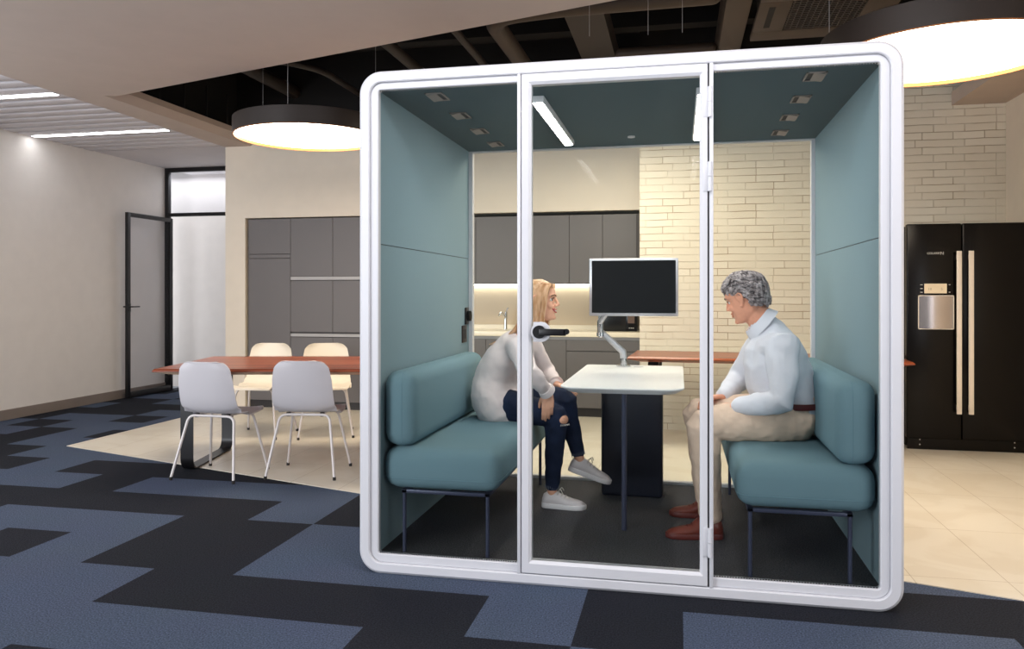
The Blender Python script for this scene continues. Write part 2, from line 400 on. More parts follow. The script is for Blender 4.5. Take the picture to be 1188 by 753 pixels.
for i in range(-17, 8):
    for j in range(-14, 19):
        x0, x1 = max(XL - .02, GX + i * PX), min(XR + .02, GX + (i + 1) * PX); y0, y1 = GY + j * PY, GY + (j + 1) * PY
        if x1 - x0 < .005: continue
        f = bm.faces.new([bm.verts.new(p) for p in ((x0, y0, 0), (x1, y0, 0), (x1, y1, 0), (x0, y1, 0))]); f.material_index = 0 if is_blue(i, j) else 1
bmesh.ops.remove_doubles(bm, verts=bm.verts[:], dist=.001)
fl = struct('floor', bm, [M['blue'], M['black']], 'floor of blue grey and charcoal carpet tiles in blocks')
tp = [(-5.03, 5.70), (XR, 3.225), (XR, 8.72), (-5.0, 8.72)]
struct('floor', prism(B(), tp, -.05, .004), M['tile'], 'cream porcelain tile floor of the kitchen area')
# walls
struct('wall_left', box(B(), XL - .15, XL, 4.6, 9.36, -.02, 3.0), M['wall'], 'plain white wall on the left')
bm = B(); box(bm, XL - .15, XL, -2.4, 4.6, -.02, .45); box(bm, XL - .15, XL, -2.4, 4.6, 2.75, 3.0); struct('wall_left', bm, M['wall'], 'white wall below and above the side windows')
bm = B(); box(bm, XL, XL + .014, 4.6, 9.3, 0, .105, r=.003, seg=1); struct('baseboard_left', bm, M['basebd'], 'grey brown skirting board along the left wall')
struct('wall_back', box(B(), -5.0, -4.755, YB - .03, 9.30, 0, 2.96), M['beige'], 'cream wall corner left of the tall cabinets')
struct('wall_back', box(B(), -4.755, -.367, YB - .03, 8.85, 2.125, 2.96), M['beige'], 'cream bulkhead above the kitchen cabinets')
struct('wall_back', box(B(), -4.755, -3.2, 8.70, 8.85, 0, 2.125), M['beige'], 'wall behind the tall cabinets')
bm = B(); box(bm, -5.0, -.367, YB - .02, 8.85, 2.96, 3.9); box(bm, -.367, XR, 7.58, 8.85, 3.2, 3.9); struct('wall_back', bm, M['void'], 'black painted wall above the ceiling')
struct('wall_back', box(B(), -3.2, -.367, 8.70, 8.85, 0, 2.125), M['splash'], 'cream backsplash wall behind the worktop')
struct('wall_brick', box(B(), -.367, XR, 7.56, 8.85, 0, 3.2), M['brick'], 'white painted brick wall on the right')
struct('wall_right', box(B(), XR, XR + .15, -2.4, 8.85, 0, 3.0), M['beige'], 'cream side wall at the right edge')
# ceiling plaster with the void cut out of it; chamfered lip along the left side of the void
AX, AY = -4.60, 5.76; dg_ = lambda x: AY + (x - AX) * (-.3065)
zl = ZC + .055
struct('ceiling', prism(B(), [(-5.0, -2.4), (XR, -2.4), (XR, dg_(XR)), (AX, AY), (-4.69, 5.72), (-4.69, YB - .03), (-5.0, YB - .03)], ZC, 3.04), M['ceil'], 'plain plaster ceiling in front of the dark void')
bm = B(); P = [(-4.69, 5.72, ZC), (-4.69, YB - .03, ZC), (AX, YB - .03, zl), (AX, AY, zl)]
a = [bm.verts.new(p) for p in P]; b = [bm.verts.new((p[0], p[1], 3.04)) for p in P]
for f in ((a[0], a[1], a[2], a[3]), (a[3], a[2], b[2], b[3]), (a[0], a[3], b[3], b[0]), b): bm.faces.new(f)
struct('trim_1', bm, M['ceil'], 'chamfered plaster lip on the left of the ceiling void')
struct('ceiling', box(B(), 2.335, XR, dg_(2.335), 7.56, ZC, 3.05), M['ceil'], 'lowered plaster ceiling strip beside the brick wall')
# slatted ceiling
bm = B(); y = -2.3
while y < 7.98:
    box(bm, XL, -5.0, y, y + .135, ZC + .002, ZC + .05, r=.012, seg=2); y += .1838
so = struct('ceiling', bm, M['slat'], 'slatted white ceiling strip along the left wall', 40)
struct('ceiling', box(B(), XL, -5.0, -2.4, 8.0, ZC + .05, 3.04), M['slatgap'], 'backing behind the ceiling slats')
struct('ceiling', box(B(), XL, -5.0, 8.0, 11, ZC + .01, 3.04), M['slat'], 'plain white ceiling in front of the glass partition')
# void above
bm = B(); box(bm, -4.9, XR + .2, 2.4, 8.9, 3.9, 4.0); struct('ceiling', bm, M['void'], 'black slab above the open ceiling')
bm = B(); box(bm, -4.92, -4.85, 2.4, YB - .04, 3.04, 3.9); box(bm, XR, XR + .1, 2.4, 7.56, 3.05, 3.9); box(bm, -4.9, XR, 2.3, 2.4, 3.04, 3.9)
struct('trim_2', bm, M['void'], 'black upstand walls around the ceiling void')
# office front: frame, transom pane, open door, lit white room behind
bm = B(); box(bm, XL, XL + .055, 9.27, 9.33, 0, ZC + .01, r=.003); box(bm, XL + .055, -5.0, 9.27, 9.33, ZC - .045, ZC + .01, r=.003); box(bm, XL + .055, -5.0, 9.27, 9.33, 2.30, 2.345, r=.003)
bm2 = bm; struct('door_1', bm2, M['blackm'], 'black metal frame of the glass office front', 30)
struct('window_1', box(B(), XL + .055, -5.0, 9.295, 9.303, 2.345, ZC - .045), M['glassd'], 'glass pane above the office door')
struct('wall_office', box(B(), XL - 1.6, -4.9, 9.85, 9.95, -.02, 3.0), M['wall'], 'white wall of the office behind the glass')
struct('wall_office', box(B(), XL - 1.6, XL - 1.5, 9.36, 9.85, -.02, 3.0), M['wall'], 'white side wall of the office')
struct('wall_office', box(B(), -5.0, -4.9, 9.30, 9.85, 0, 3.0), M['wall'], 'white return wall inside the office')
area('overhead_fill', (-6.2, 9.6, 2.9), (0, 0, 0), 2.2, .3, 9, (.93, .95, 1))  # unseen overhead light added to brighten the office
area('office_side_fill', (-8.1, 9.6, 1.5), (0, -PI / 2, 0), 2.6, .42, 62, (.90, .94, 1))  # unseen side light added to brighten the white office wall
d = bpy.data.objects.new('office_door', None); C.objects.link(d); d.location = (-6.56, 9.26, 0)
props(d, 'open glass office door with black metal frame folded back against the left wall', 'door')
bm = B(); w_ = .87
for a_ in ((-.02, .02, -w_, -w_ + .05, .012, 2.27), (-.02, .02, -.05, 0, .012, 2.27), (-.02, .02, -w_ + .05, -.05, 2.22, 2.27), (-.02, .02, -w_ + .05, -.05, .012, .08)): box(bm, *a_, r=.002)
obj('door_frame', bm, M['blackm'], d, 30)
obj('glass_pane', box(B(), -.004, .004, -w_ + .05, -.05, .08, 2.22), M['glassd'], d)
bm = B(); box(bm, .02, .03, -w_ + .008, -w_ + .042, 1.06, 1.16, r=.002); tube(bm, rcorner([(.03, -w_ + .025, 1.12), (.065, -w_ + .025, 1.12), (.065, -w_ + .15, 1.12)], .015), .008)
tube(bm, rcorner([(-.03, -w_ + .025, 1.12), (-.065, -w_ + .025, 1.12), (-.065, -w_ + .15, 1.12)], .015), .008)
obj('handle', bm, M['blackm'], d, 40)

# ================================================================== THE POD
pod = thing('meeting_pod', 'white framed soundproof meeting pod with teal lining and a glass front', 'meeting pod', (0, 0, 0))
pod['kind'] = 'thing'
PX0, PX1, PY0, PY1, PZ1 = -1.441, .88, 3.403, 5.12, 2.30
IX0, IX1, IZ0, IZ1 = -1.365, .806, .08, 2.222
# shell: rounded tube of the pod
bm = B(); o1 = rrect(PX0, PX1, 0.0, PZ1, .10, 12); o2 = rrect(PX0 + .012, PX1 - .012, .012, PZ1 - .012, .09, 12)
i1 = rrect(PX0 + .049, PX1 - .049, .049, PZ1 - .05, .058, 12); i0 = rrect(PX0 + .045, PX1 - .045, .045, PZ1 - .046, .062, 12)
loftloops(bm, [xz(o1, PY1 - .012), xz(o1, PY0 + .012), xz([((a[0] * .3 + b[0] * .7), (a[1] * .3 + b[1] * .7)) for a, b in zip(o1, o2)], PY0 + .0035), xz(o2, PY0), xz(i0, PY0), xz(i1, PY0 + .004), xz(i1, PY0 + .03),
               ] + [xz(i1, PY1 - .03), xz(i0, PY1), xz(o2, PY1)], wrap=True)
obj('shell', bm, M['white'], pod, 35)
def ringframe(name, x0, x1, z0, z1, w, y0, y1, r, r2, m, ws=None):
    ws = ws or (w, w, w, w)   # left right bottom top
    bm = B(); o = rrect(x0, x1, z0, z1, r, 8); i = rrect(x0 + ws[0], x1 - ws[1], z0 + ws[2], z1 - ws[3], r2, 8); e = .003
    o_ = rrect(x0 + e, x1 - e, z0 + e, z1 - e, max(r - e, .001), 8); i_ = rrect(x0 + ws[0] - e, x1 - ws[1] + e, z0 + ws[2] - e, z1 - ws[3] + e, r2 + e, 8)
    loftloops(bm, [xz(o, y1), xz(o, y0 + e), xz(o_, y0), xz(i_, y0), xz(i, y0 + e), xz(i, y1)], wrap=True)
    return obj(name, bm, m, pod, 35)
# inner flange of the front
ringframe('inner_frame', PX0 + .049, PX1 - .049, .049, PZ1 - .05, 0, PY0 + .016, PY0 + .05, .058, .012, M['white'], (.037, .036, .038, .032))
ringframe('rear_frame', PX0 + .05, PX1 - .05, .05, PZ1 - .05, 0, PY1 - .065, PY1 - .02, .03, .006, M['white'], (.052, .028 + .018, .048, .037))
# posts beside the door
one('mullion', M['white'], pod, -.698, -.683, PY0 - .002, PY0 + .05, .05, 2.249, r=.003)
one('mullion', M['white'], pod, .1235, .140, PY0 - .002, PY0 + .05, .05, 2.249, r=.003)
# fixed panes
one('glass_pane', M['glass'], pod, -1.356, -.698, PY0 + .030, PY0 + .038, .085, 2.22)
one('glass_pane', M['glass'], pod, .140, .797, PY0 + .030, PY0 + .038, .085, 2.22)
one('rear_glass', M['glassr'], pod, IX0 + .02, IX1 - .02, PY1 - .048, PY1 - .040, .09, 2.22)
# dotted vinyl edge: slim dark border on the fixed panes
def dots(x0, x1, z):
    bm = B(); n = int((x1 - x0) / .011)
    for k in range(n): box(bm, x0 + k * .011, x0 + k * .011 + .006, PY0 + .0285, PY0 + .0297, z, z + .004)
    return bm
for a_, b_ in ((-1.352, -.70), (.142, .793)):
    for z_ in (2.213, .088): obj('edge_dots', dots(a_, b_, z_), M['seal'], pod)['kind'] = 'stuff'
# lining
one('wall_lining', M['teal'], pod, PX0 + .055, IX0, PY0 + .05, PY1 - .065, IZ0 - .01, 1.510)
one('wall_lining', M['teal'], pod, PX0 + .055, IX0, PY0 + .05, PY1 - .065, 1.514, IZ1)
one('wall_lining', M['teal'], pod, IX1, PX1 - .055, PY0 + .05, PY1 - .065, IZ0 - .01, 1.510)
one('wall_lining', M['teal'], pod, IX1, PX1 - .055, PY0 + .05, PY1 - .065, 1.514, IZ1)
one('seam_strip', M['seal'], pod, PX0 + .055, IX0 - .003, PY0 + .05, PY1 - .065, 1.508, 1.516)
one('seam_strip', M['seal'], pod, IX1 + .003, PX1 - .055, PY0 + .05, PY1 - .065, 1.508, 1.516)
one('ceiling_lining', M['tealc'], pod, PX0 + .055, PX1 - .055, PY0 + .05, PY1 - .065, IZ1, IZ1 + .025)
one('floor_lining', M['podfloor'], pod, PX0 + .055, PX1 - .055, PY0 + .05, PY1 - .065, IZ0 - .025, IZ0)
# door leaf
dr = obj('door', B(), None, pod); bpy.data.objects.remove(dr)
bm = B(); DX0, DX1, DZ0, DZ1 = -.679, .1165, .053, 2.247
o = [(DX0, DZ0), (DX1, DZ0), (DX1, DZ1), (DX0, DZ1)]; gi = [(-.636, .108), (.085, .108), (.085, 2.20), (-.636, 2.20)]
off = lambda L, e: [(L[0][0] + e, L[0][1] + e), (L[1][0] - e, L[1][1] + e), (L[2][0] - e, L[2][1] - e), (L[3][0] + e, L[3][1] - e)]
loftloops(bm, [xz(o, PY0 + .045), xz(o, PY0 + .002), xz(off(o, .003), PY0 - .001), xz(off(gi, -.012), PY0 - .001), xz(gi, PY0 + .010), xz(gi, PY0 + .045)], wrap=True)
dr = obj('door', bm, M['white'], pod)
one('door_glass', M['glass'], dr, -.636, .085, PY0 + .018, PY0 + .026, .108, 2.20)
one('door_seal', M['seal'], pod, .1175, .1232, PY0 + .012, PY0 + .04, .05, 2.25)
one('door_seal', M['seal'], pod, -.683, .1232, PY0 + .012, PY0 + .04, .045, .0525)
# handle with its white mount
bm = B(); disc(bm, (-.592, PY0 - .008, 1.114), .044, .012, 'y', 40); box(bm, -.625, -.592, PY0 - .0072, PY0 + .004, 1.071, 1.157); obj('handle_mount', bm, M['white'], dr, 40)
bm = B(); disc(bm, (-.597, PY0 - .022, 1.114), .0285, .016, 'y', 40)
box(bm, -.597, -.478, PY0 - .030, PY0 - .018, 1.0985, 1.129, r=.004); disc(bm, (-.476, PY0 - .030, 1.117), .0125, .012, 'y', 20)
obj('handle', bm, M['blackm'], dr, 40)
for z0, z1 in ((2.021, 2.147), (1.71, 1.833), (.18, .299)):
    zm = (z0 + z1) / 2; bm = B(); tube(bm, [(.1255, PY0 - .010, z0), (.1255, PY0 - .010, zm - .001)], .0085, 14, cap='flat'); tube(bm, [(.1255, PY0 - .010, zm + .001), (.1255, PY0 - .010, z1)], .0085, 14, cap='flat')
    box(bm, .098, .1255, PY0 - .004, PY0 + .003, z0, z1, r=.001); obj('hinge', bm, M['white'], pod, 40)
# ceiling lights, vents, sensor
for x in (-.66, .108):
    h = one('ceiling_light', M['whitep'], pod, x - .032, x + .032, 3.69, 4.80, 2.190, 2.2215, r=.003)
    one('diffuser', M['ledpod'], h, x - .023, x + .023, 3.70, 4.79, 2.1878, 2.1905)
for x, s in ((-1.127, 1), (.573, -1)):
    for y in (3.605, 4.01, 4.415, 4.82):
        bm = B(); x0, x1, y0, y1 = x - .042, x + .042, y - .07, y + .07
        for a_ in ((x0, x0 + .007, y0, y1), (x1 - .007, x1, y0, y1), (x0, x1, y0, y0 + .008), (x0, x1, y1 - .008, y1)): box(bm, *a_, 2.2165, 2.2218)
        v = obj('ceiling_vent', bm, M['vent'], pod)
        m_ = Matrix.Translation(V(x - s * .012, y, 2.2150)) @ Matrix.Rotation(-s * .16, 4, 'Y'); obj('vent_flap', box(B(), -.024, .024, -.061, .061, -.001, .001, mtx=m_), M['vent'], v)
        one('vent_opening', M['seal'], v, x0 + .004, x1 - .004, y0 + .004, y1 - .004, 2.2205, 2.2224)
obj('sensor', disc(B(), (-.28, 4.76, 2.2225), .022, -.008, 'z', 24), M['whitep'], pod, 40)
# wall controls on the left lining
pl = one('control_plate', M['blackm'], pod, IX0 - .002, IX0 + .008, 4.955, 5.035, 1.08, 1.19, r=.003)
bm = B(); disc(bm, (IX0 + .008, 4.995, 1.135), .034, .022, 'x', 30); obj('control_knob', bm, M['blackgloss'], pl, 40)
pl = one('socket_plate', mat('brown black plastic', srgb(48, 38, 36), .5, var=.03), pod, IX0 - .002, IX0 + .007, 4.88, 4.985, .965, 1.075, r=.003)
for y in (4.905, 4.945): one('socket_insert', M['seal'], pl, IX0 + .006, IX0 + .0085, y - .014, y + .014, .99, 1.05)

# benches
def bench(name_lab, mirror):
    t = thing('upholstered_bench', name_lab, 'bench', (-1.362 if not mirror else .803, 3.47, .08), 0, 'upholstered benches in the pod')
    s = -1 if mirror else 1
    X = lambda a, b: (min(s * a, s * b), max(s * a, s * b))
    D = 1.46; x0, x1 = X(.004, .565)
    c = obj('seat_cushion', box(B(), x0, x1, 0, D, .290, .487, r=.068, seg=8), M['uph'], t, 60)
    bm = B(); lp = rrect(x0 - .0005 + .002, x1 + .0005 - .002, .0015, D - .0015, .066, 8); tube(bm, [V(p[0], p[1], .345) for p in lp + lp[:1]], .0022, 6, cap='flat'); obj('seam', bm, M['piping'], c, 60)
    x0, x1 = X(.004, .165)
    c = obj('backrest', box(B(), x0, x1, .01, D - .12, .485, .838, r=.062, seg=8), M['uph'], t, 60)
    bm = B(); lp = [(p[0], p[1]) for p in rrect(.0105, D - .1205, .4855, .8375, .062, 8)]; xs = s * .100; tube(bm, [V(xs, p[0], p[1]) for p in lp + lp[:1]], .0022, 6, cap='flat'); obj('seam', bm, M['piping'], c, 60)
    bm = B(); fx0, fx1 = .10, .52
    for (a_, b_, y0, y1) in ((fx0, fx1, .01, .035), (fx0, fx1, D - .06, D - .035), (fx0, fx0 + .025, .01, D - .035), (fx1 - .025, fx1, .01, D - .035)):
        q = X(a_, b_); box(bm, q[0], q[1], y0, y1, .276, .292, r=.002)
    obj('seat_frame', bm, M['steel'], t, 40)
    for fx in (.11, .508):
        for fy in (.022, D - .048):
            bm = B(); tube(bm, [(s * fx, fy, .0), (s * fx, fy, .277)], .0092, 12, cap='flat'); obj('leg', bm, M['steel'], t, 40)
    return t
bench('teal upholstered bench on the left of the pod, under the blond woman', False)
bench('teal upholstered bench on the right of the pod, under the grey haired man', True)

# pod table
t = thing('pod_table', 'white topped table inside the pod on a black box base and a slim pole', 'table', (0, 0, .08))
bm = B(); TX0, TX1, TY0, TY1 = -.572, .024, 3.76, 4.99
def ttop(e, r):
    o = []; x0, x1, y0, y1 = TX0 + e, TX1 - e, TY0 + e, TY1 - e
    for cx, cy, a0, rr in ((x1, y0, -90, r), (x1, y1, 0, .03), (x0, y1, 90, .03), (x0, y0, 180, r)):
        sx = 1 if cx == x1 else -1; sy = 1 if cy == y1 else -1
        for i in range(9):
            a = math.radians(a0 + 90 * i / 8); o.append((cx - sx * rr + rr * math.cos(a), cy - sy * rr + rr * math.sin(a)))
    return o
loftloops(bm, [xy(ttop(.035, .09), .722), xy(ttop(.004, .10), .742), xy(ttop(0, .10), .746), xy(ttop(0, .10), .750), xy(ttop(.003, .10), .753)], close_ends=True)
tt = obj('tabletop', bm, M['tabletop'], t, 30)
obj('base_panel', box(B(), -.455, -.095, 4.70, 4.90, 0, .722, r=.02, seg=4), M['tblack'], t, 40)
obj('pole', disc(B(), (-.274, 4.04, 0), .0135, .722, 'z', 20), M['steel'], t, 40)
obj('cable_grommet', disc(B(), (-.245, 4.885, .753), .030, .002, 'z', 24), M['alu'], t, 40)

# monitor on its arm
t = thing('monitor', 'black screen with silver bezel on a jointed arm above the pod table', 'monitor', (-.335, 4.90, .8335))
ox, oy, oz = t.location
S = lambda x, y, z: (x - ox, y - oy, z - oz)
bm = B(); MX0, MX1, MZ0, MZ1, MY = -.531, -.006, 1.147, 1.492, 4.75
box(bm, MX0 - ox, MX1 - ox, MY - oy, MY + .03 - oy, MZ0 - oz, MZ1 - oz, r=.004); obj('bezel', bm, M['alu'], t, 35)
obj('screen', box(B(), MX0 + .016 - ox, MX1 - .014 - ox, MY - .0012 - oy, MY + .004 - oy, MZ0 + .018 - oz, MZ1 - .013 - oz), M['screen'], t)
obj('rear_cover', box(B(), MX0 + .12 - ox, MX1 - .12 - ox, MY + .03 - oy, MY + .05 - oy, MZ0 + .07 - oz, MZ1 - .07 - oz, r=.01), M['alu'], t, 35)
bm = B(); disc(bm, (0, 0, 0), .045, .008, 'z', 28); disc(bm, (0, 0, .008), .022, .04, 'z', 24); obj('arm_base', bm, M['chrome'], t, 40)
bm = B(); tube(bm, [(0, 0, .045), (-.005, 0, .09), (-.135, -.015, .21)], [(.020, .016), (.022, .017), (.018, .015)], 14); obj('lower_arm', bm, M['alu'], t, 50)
bm = B(); tube(bm, [(-.140, -.02, .19), (-.142, -.03, .275)], [(.019, .016), (.019, .016)], 14); disc(bm, (-.141, -.02, .185), .024, .022, 'z', 24); obj('arm_joint', bm, M['chrome'], t, 50)
bm = B(); tube(bm, [(-.142, -.035, .275), (-.05, -.08, .40)], [(.019, .015), (.015, .013)], 14); tube(bm, [(-.05, -.08, .40), (.06, -.095, .47)], .016, 12); obj('upper_arm', bm, M['alu'], t, 50)

# ================================================================== KITCHEN
def front(bm, x0, x1, z0, z1, y, g=.002, d=.019, r=.0015): box(bm, x0 + g, x1 - g, y - d, y, z0 + g, z1 - g, r=r, seg=1)
def cab(x0, x1, z0, z1, y0, y1, label, name='cabinet', fronts=(), group=None, chans=()):
    t = thing(name, label, 'cabinet', ((x0 + x1) / 2, y0, z0), 0, group); cx, cy, cz = t.location
    obj('body', box(B(), x0 + .001 - cx, x1 - .001 - cx, .02, y1 - y0, 0, z1 - z0), M['cabside'], t)
    for f in fronts:
        nm = f[4] if len(f) > 4 else 'door'
        obj(nm, box(B(), f[0] + .002 - cx, f[1] - .002 - cx, 0, .0195, f[2] + .002 - cz, f[3] - .002 - cz, r=.0015, seg=1), M['cab'], t)
    for c in chans: obj('handle_channel', box(B(), c[0] - cx, c[1] - cx, .004, .0215, c[2] - cz, c[3] - cz), M['chan'], t)
    return t
YC = YB
x = [-4.735, -4.219, -3.716, -3.208]
cab(x[0], x[1], .09, 2.115, YC, 8.65, 'tall taupe cabinet with one long door under a short one, at the left end', 'tall_cabinet', [(x[0], x[1], 1.722, 2.115), (x[0], x[1], .09, 1.672), (x[0], x[1], 1.674, 1.720, 'filler_strip')])
for a_, b_, l in ((x[1], x[2], 'taupe cabinet with two silver grooves, right of the tall plain one'), (x[2], x[3], 'taupe cabinet with two silver grooves, cut off by the pod frame')):
    cab(a_, b_, .09, 2.115, YC, 8.65, l, 'tall_cabinet', [(a_, b_, 1.470, 2.115), (a_, b_, .855, 1.425), (a_, b_, .09, .80)], 'grooved tall cabinets', [(a_, b_, 1.432, 1.468), (a_, b_, .806, .838)])
obj('kick_plate', box(B(), -4.735, -3.2, YC + .05, YC + .07, 0, .09), M['kick']); props(bpy.data.objects['kick_plate'], 'black kick plate along the foot of the tall cabinets', 'kick plate')
# wall cabinets
xs = [-3.2, -2.655, -2.10, -1.60, -1.108, -.765, -.42]
labs = ['taupe wall cabinet behind the pod frame, furthest left', 'taupe wall cabinet hidden behind the pod wall', 'taupe wall cabinet beside the teal pod wall', 'wide taupe wall cabinet above the blond woman',
        'narrow taupe wall cabinet left of the monitor top', 'narrow taupe wall cabinet next to the brick wall']
for k in range(6): cab(xs[k], xs[k + 1], 1.385, 2.09, YC + .01, 8.68, labs[k], 'wall_cabinet', [(xs[k], xs[k + 1], 1.385, 2.09)], 'wall cabinets over the worktop')
o = obj('end_panel', box(B(), -.419, -.368, YC + .01, 8.68, 1.385, 2.09), M['cabside']); props(o, 'dark filler panel between the wall cabinets and the brick wall', 'panel')
o = obj('under_cabinet_light', box(B(), -3.18, -.42, 8.645, 8.680, 1.372, 1.384), M['ledwarm']); props(o, 'glowing light strip under the wall cabinets', 'light')
# base cabinets
xb = [-3.2, -2.6, -2.0, -1.6, -1.143, -.375]
lb = ['taupe base cabinet hidden by the pod, furthest left', 'taupe base cabinet left of the pod corner post', 'taupe base cabinet behind the seated woman', 'taupe base cabinet with one tall door beside the drawer unit']
for k in range(4): cab(xb[k], xb[k + 1], .10, .80, 8.10, 8.68, lb[k], 'base_cabinet', [(xb[k], xb[k + 1], .10, .80)], 'base cabinets under the worktop')
cab(xb[4], xb[5], .10, .80, 8.10, 8.68, 'taupe drawer unit with a shallow top drawer, beside the brick wall', 'drawer_unit', [(xb[4], xb[5], .688, .80, 'drawer'), (xb[4], xb[5], .10, .684, 'drawer')])
o = obj('kick_plate', box(B(), -3.2, -.37, 8.16, 8.18, 0, .10), M['kick']); props(o, 'dark kick plate under the base cabinets', 'kick plate')
o = obj('worktop', box(B(), -3.2, -.368, 8.075, 8.695, .835, .885, r=.003), M['counter'], None, 30); props(o, 'cream worktop running along the kitchen wall', 'worktop')
w_ = obj('upstand', box(B(), -3.2, -.368, 8.665, 8.699, .885, .93), M['counter'], o)
obj('shadow_gap', box(B(), -3.19, -.37, 8.12, 8.66, .800, .835), M['chan'], o)
# appliance
t = thing('microwave', 'black countertop microwave on the cream worktop by the brick wall', 'microwave', (-.62, 8.30, .886))
obj('body', box(B(), -.215, .19, .02, .36, 0, .255, r=.006), M['blackgloss'], t, 35)
obj('door', box(B(), -.213, .075, 0, .022, .008, .25, r=.003), M['screen'], t, 35)
p = obj('control_panel', box(B(), .078, .188, 0, .022, .008, .25, r=.003), M['blackgloss'], t, 35)
bm = B(); box(bm, .095, .165, -.002, .001, .085, .20); obj('display', bm, mat('dim brown panel', srgb(96, 72, 58), .4, var=.03), p)
bm = B()
for k in range(3): disc(bm, (.112 + k * .020, 0, .035), .006, -.002, 'y', 12)
obj('buttons', bm, M['print'], p)
# tap
t = thing('kitchen_tap', 'small chrome tap on the worktop left of the blond woman', 'tap', (-1.875, 8.50, .885))
obj('body', tube(B(), [(0, 0, .001), (0, 0, .10), (.005, 0, .19)], [.020, .017, .015], 16, cap='flat'), M['chrome'], t, 50)
obj('spout', tube(B(), rcorner([(.0, 0, .12), (-.03, -.08, .20), (-.035, -.16, .16)], .04), .011, 12), M['chrome'], t, 50)
obj('lever', tube(B(), [(.005, 0, .19), (.03, -.01, .235)], [.010, .007], 12), M['chrome'], t, 50)

# refrigerator
t = thing('refrigerator', 'black side by side refrigerator with two long pale handles and a steel dispenser', 'refrigerator', (2.27, 6.99, .0))
fx, fy = 2.27, 6.99
L = lambda x: x - fx
obj('body', box(B(), L(1.825), L(2.735), .05, .50, .03, 1.835, r=.004), M['blackgloss'], t, 35)
obj('plinth', box(B(), L(1.835), L(2.725), .03, .06, .006, .095), M['blackgloss'], t)
dl = obj('door', box(B(), L(1.823), L(2.233), 0, .052, .10, 1.85, r=.010, seg=3), M['blackgloss'], t, 35)
dr_ = obj('door', box(B(), L(2.239), L(2.737), 0, .052, .10, 1.85, r=.010, seg=3), M['blackgloss'], t, 35)
for x_, dd in ((2.204, dl), (2.292, dr_)):
    bm = B(); box(bm, L(x_ - .0185), L(x_ + .0185), -.045, -.028, .31, 1.625, r=.003)
    for z in (.36, 1.575): box(bm, L(x_ - .010), L(x_ + .010), -.03, .002, z - .02, z + .02)
    obj('handle', bm, M['handlebar'], dd, 35)
p = obj('display_panel', box(B(), L(1.955), L(2.123), -.003, .002, 1.283, 1.362), M['cream'], dl)
text('display_print', '18', .030, (L(1.995), -.0042, 1.308), M['digits'], dl)
text('display_print', '5', .030, (L(2.085), -.0042, 1.308), M['digits'], dl)
for z in (1.353, 1.322, 1.292): obj('button', box(B(), L(1.925), L(1.943), -.001, .001, z - .003, z + .003), M['print'], dl)
for z in (1.353, 1.292): obj('button', box(B(), L(2.138), L(2.150), -.001, .001, z - .003, z + .003), M['print'], dl)
dsp = mat('brushed steel panel', srgb(188, 180, 178), .22, metal=.9, var=.02)
bm = B(); n = 24; X0, X1 = L(1.912), L(2.172); lp0 = []; lp1 = []
pr = [(X0 + (X1 - X0) * k / n, .0 - .016 * math.sin(PI * k / n)) for k in range(n + 1)]
a = [bm.verts.new((p_[0], p_[1] - .002, .995)) for p_ in pr]; b = [bm.verts.new((p_[0], p_[1] - .002, 1.262)) for p_ in pr]
for k in range(n): bm.faces.new((a[k], a[k + 1], b[k + 1], b[k]))
for rr in (a, b):
    q0 = bm.verts.new((X0, .003, rr[0].co.z)); q1 = bm.verts.new((X1, .003, rr[0].co.z)); bm.faces.new([q0] + rr + [q1])
obj('dispenser_cover', bm, dsp, dl, 50)
bm = B()
for a_ in ((1.908, 2.176, 1.260, 1.267), (1.908, 2.176, .990, .997), (1.908, 1.914, .99, 1.267), (2.170, 2.176, .99, 1.267)): box(bm, L(a_[0]), L(a_[1]), -.006, .002, a_[2], a_[3])
obj('dispenser_trim', bm, M['handlebar'], dl)
text('brand_lettering', 'COLARRY', .024, (L(2.030), -.0008, 1.601), M['print'], dl)
text('brand_mark', 'N', .036, (L(2.088), -.0008, 1.597), M['print'], dl)
for x_ in (1.93, 2.63):
    for z in (.045, .085): obj('screw', disc(B(), (L(x_), .03, z), .005, -.002, 'y', 10), M['print'], t)

# ================================================================== TABLES AND CHAIRS
def bevel_table(name, label, loc, rz, Lx, Dy, leg_x, group=None):
    t = thing(name, label, 'table', loc, rz, group)
    bm = B(); z1 = .75; e = .055
    hx, hy = Lx / 2, Dy / 2
    R = lambda ex, ey, z: [(-hx + ex, -hy + ey, z), (hx - ex, -hy + ey, z), (hx - ex, hy - ey, z), (-hx + ex, hy - ey, z)]
    loftloops(bm, [R(.11, .11, .700), R(.004, .004, .728), R(0, 0, .731), R(0, 0, .737), R(.012, .012, z1)], close_ends=True)
    obj('tabletop', bm, M['wood'], t)
    for lx in leg_x:
        bm = B(); loop = rrect(-hy + .18, hy - .14, .0, .70, .09, 8)
        wv, tk = .045, .012
        out = [V(0, p[0], p[1]) for p in loop]; n = len(out); c0 = V(0, (loop[0][0] + loop[n // 2][0]) / 2, .35)
        inn = rrect(-hy + .18 + tk, hy - .14 - tk, tk, .70 - tk, .078, 8)
        loftloops(bm, [[(lx - wv, p[0], p[1]) for p in loop], [(lx + wv, p[0], p[1]) for p in loop], [(lx + wv, p[0], p[1]) for p in inn], [(lx - wv, p[0], p[1]) for p in inn]], wrap=True)
        obj('leg', bm, M['blackm'], t, 40)
    return t
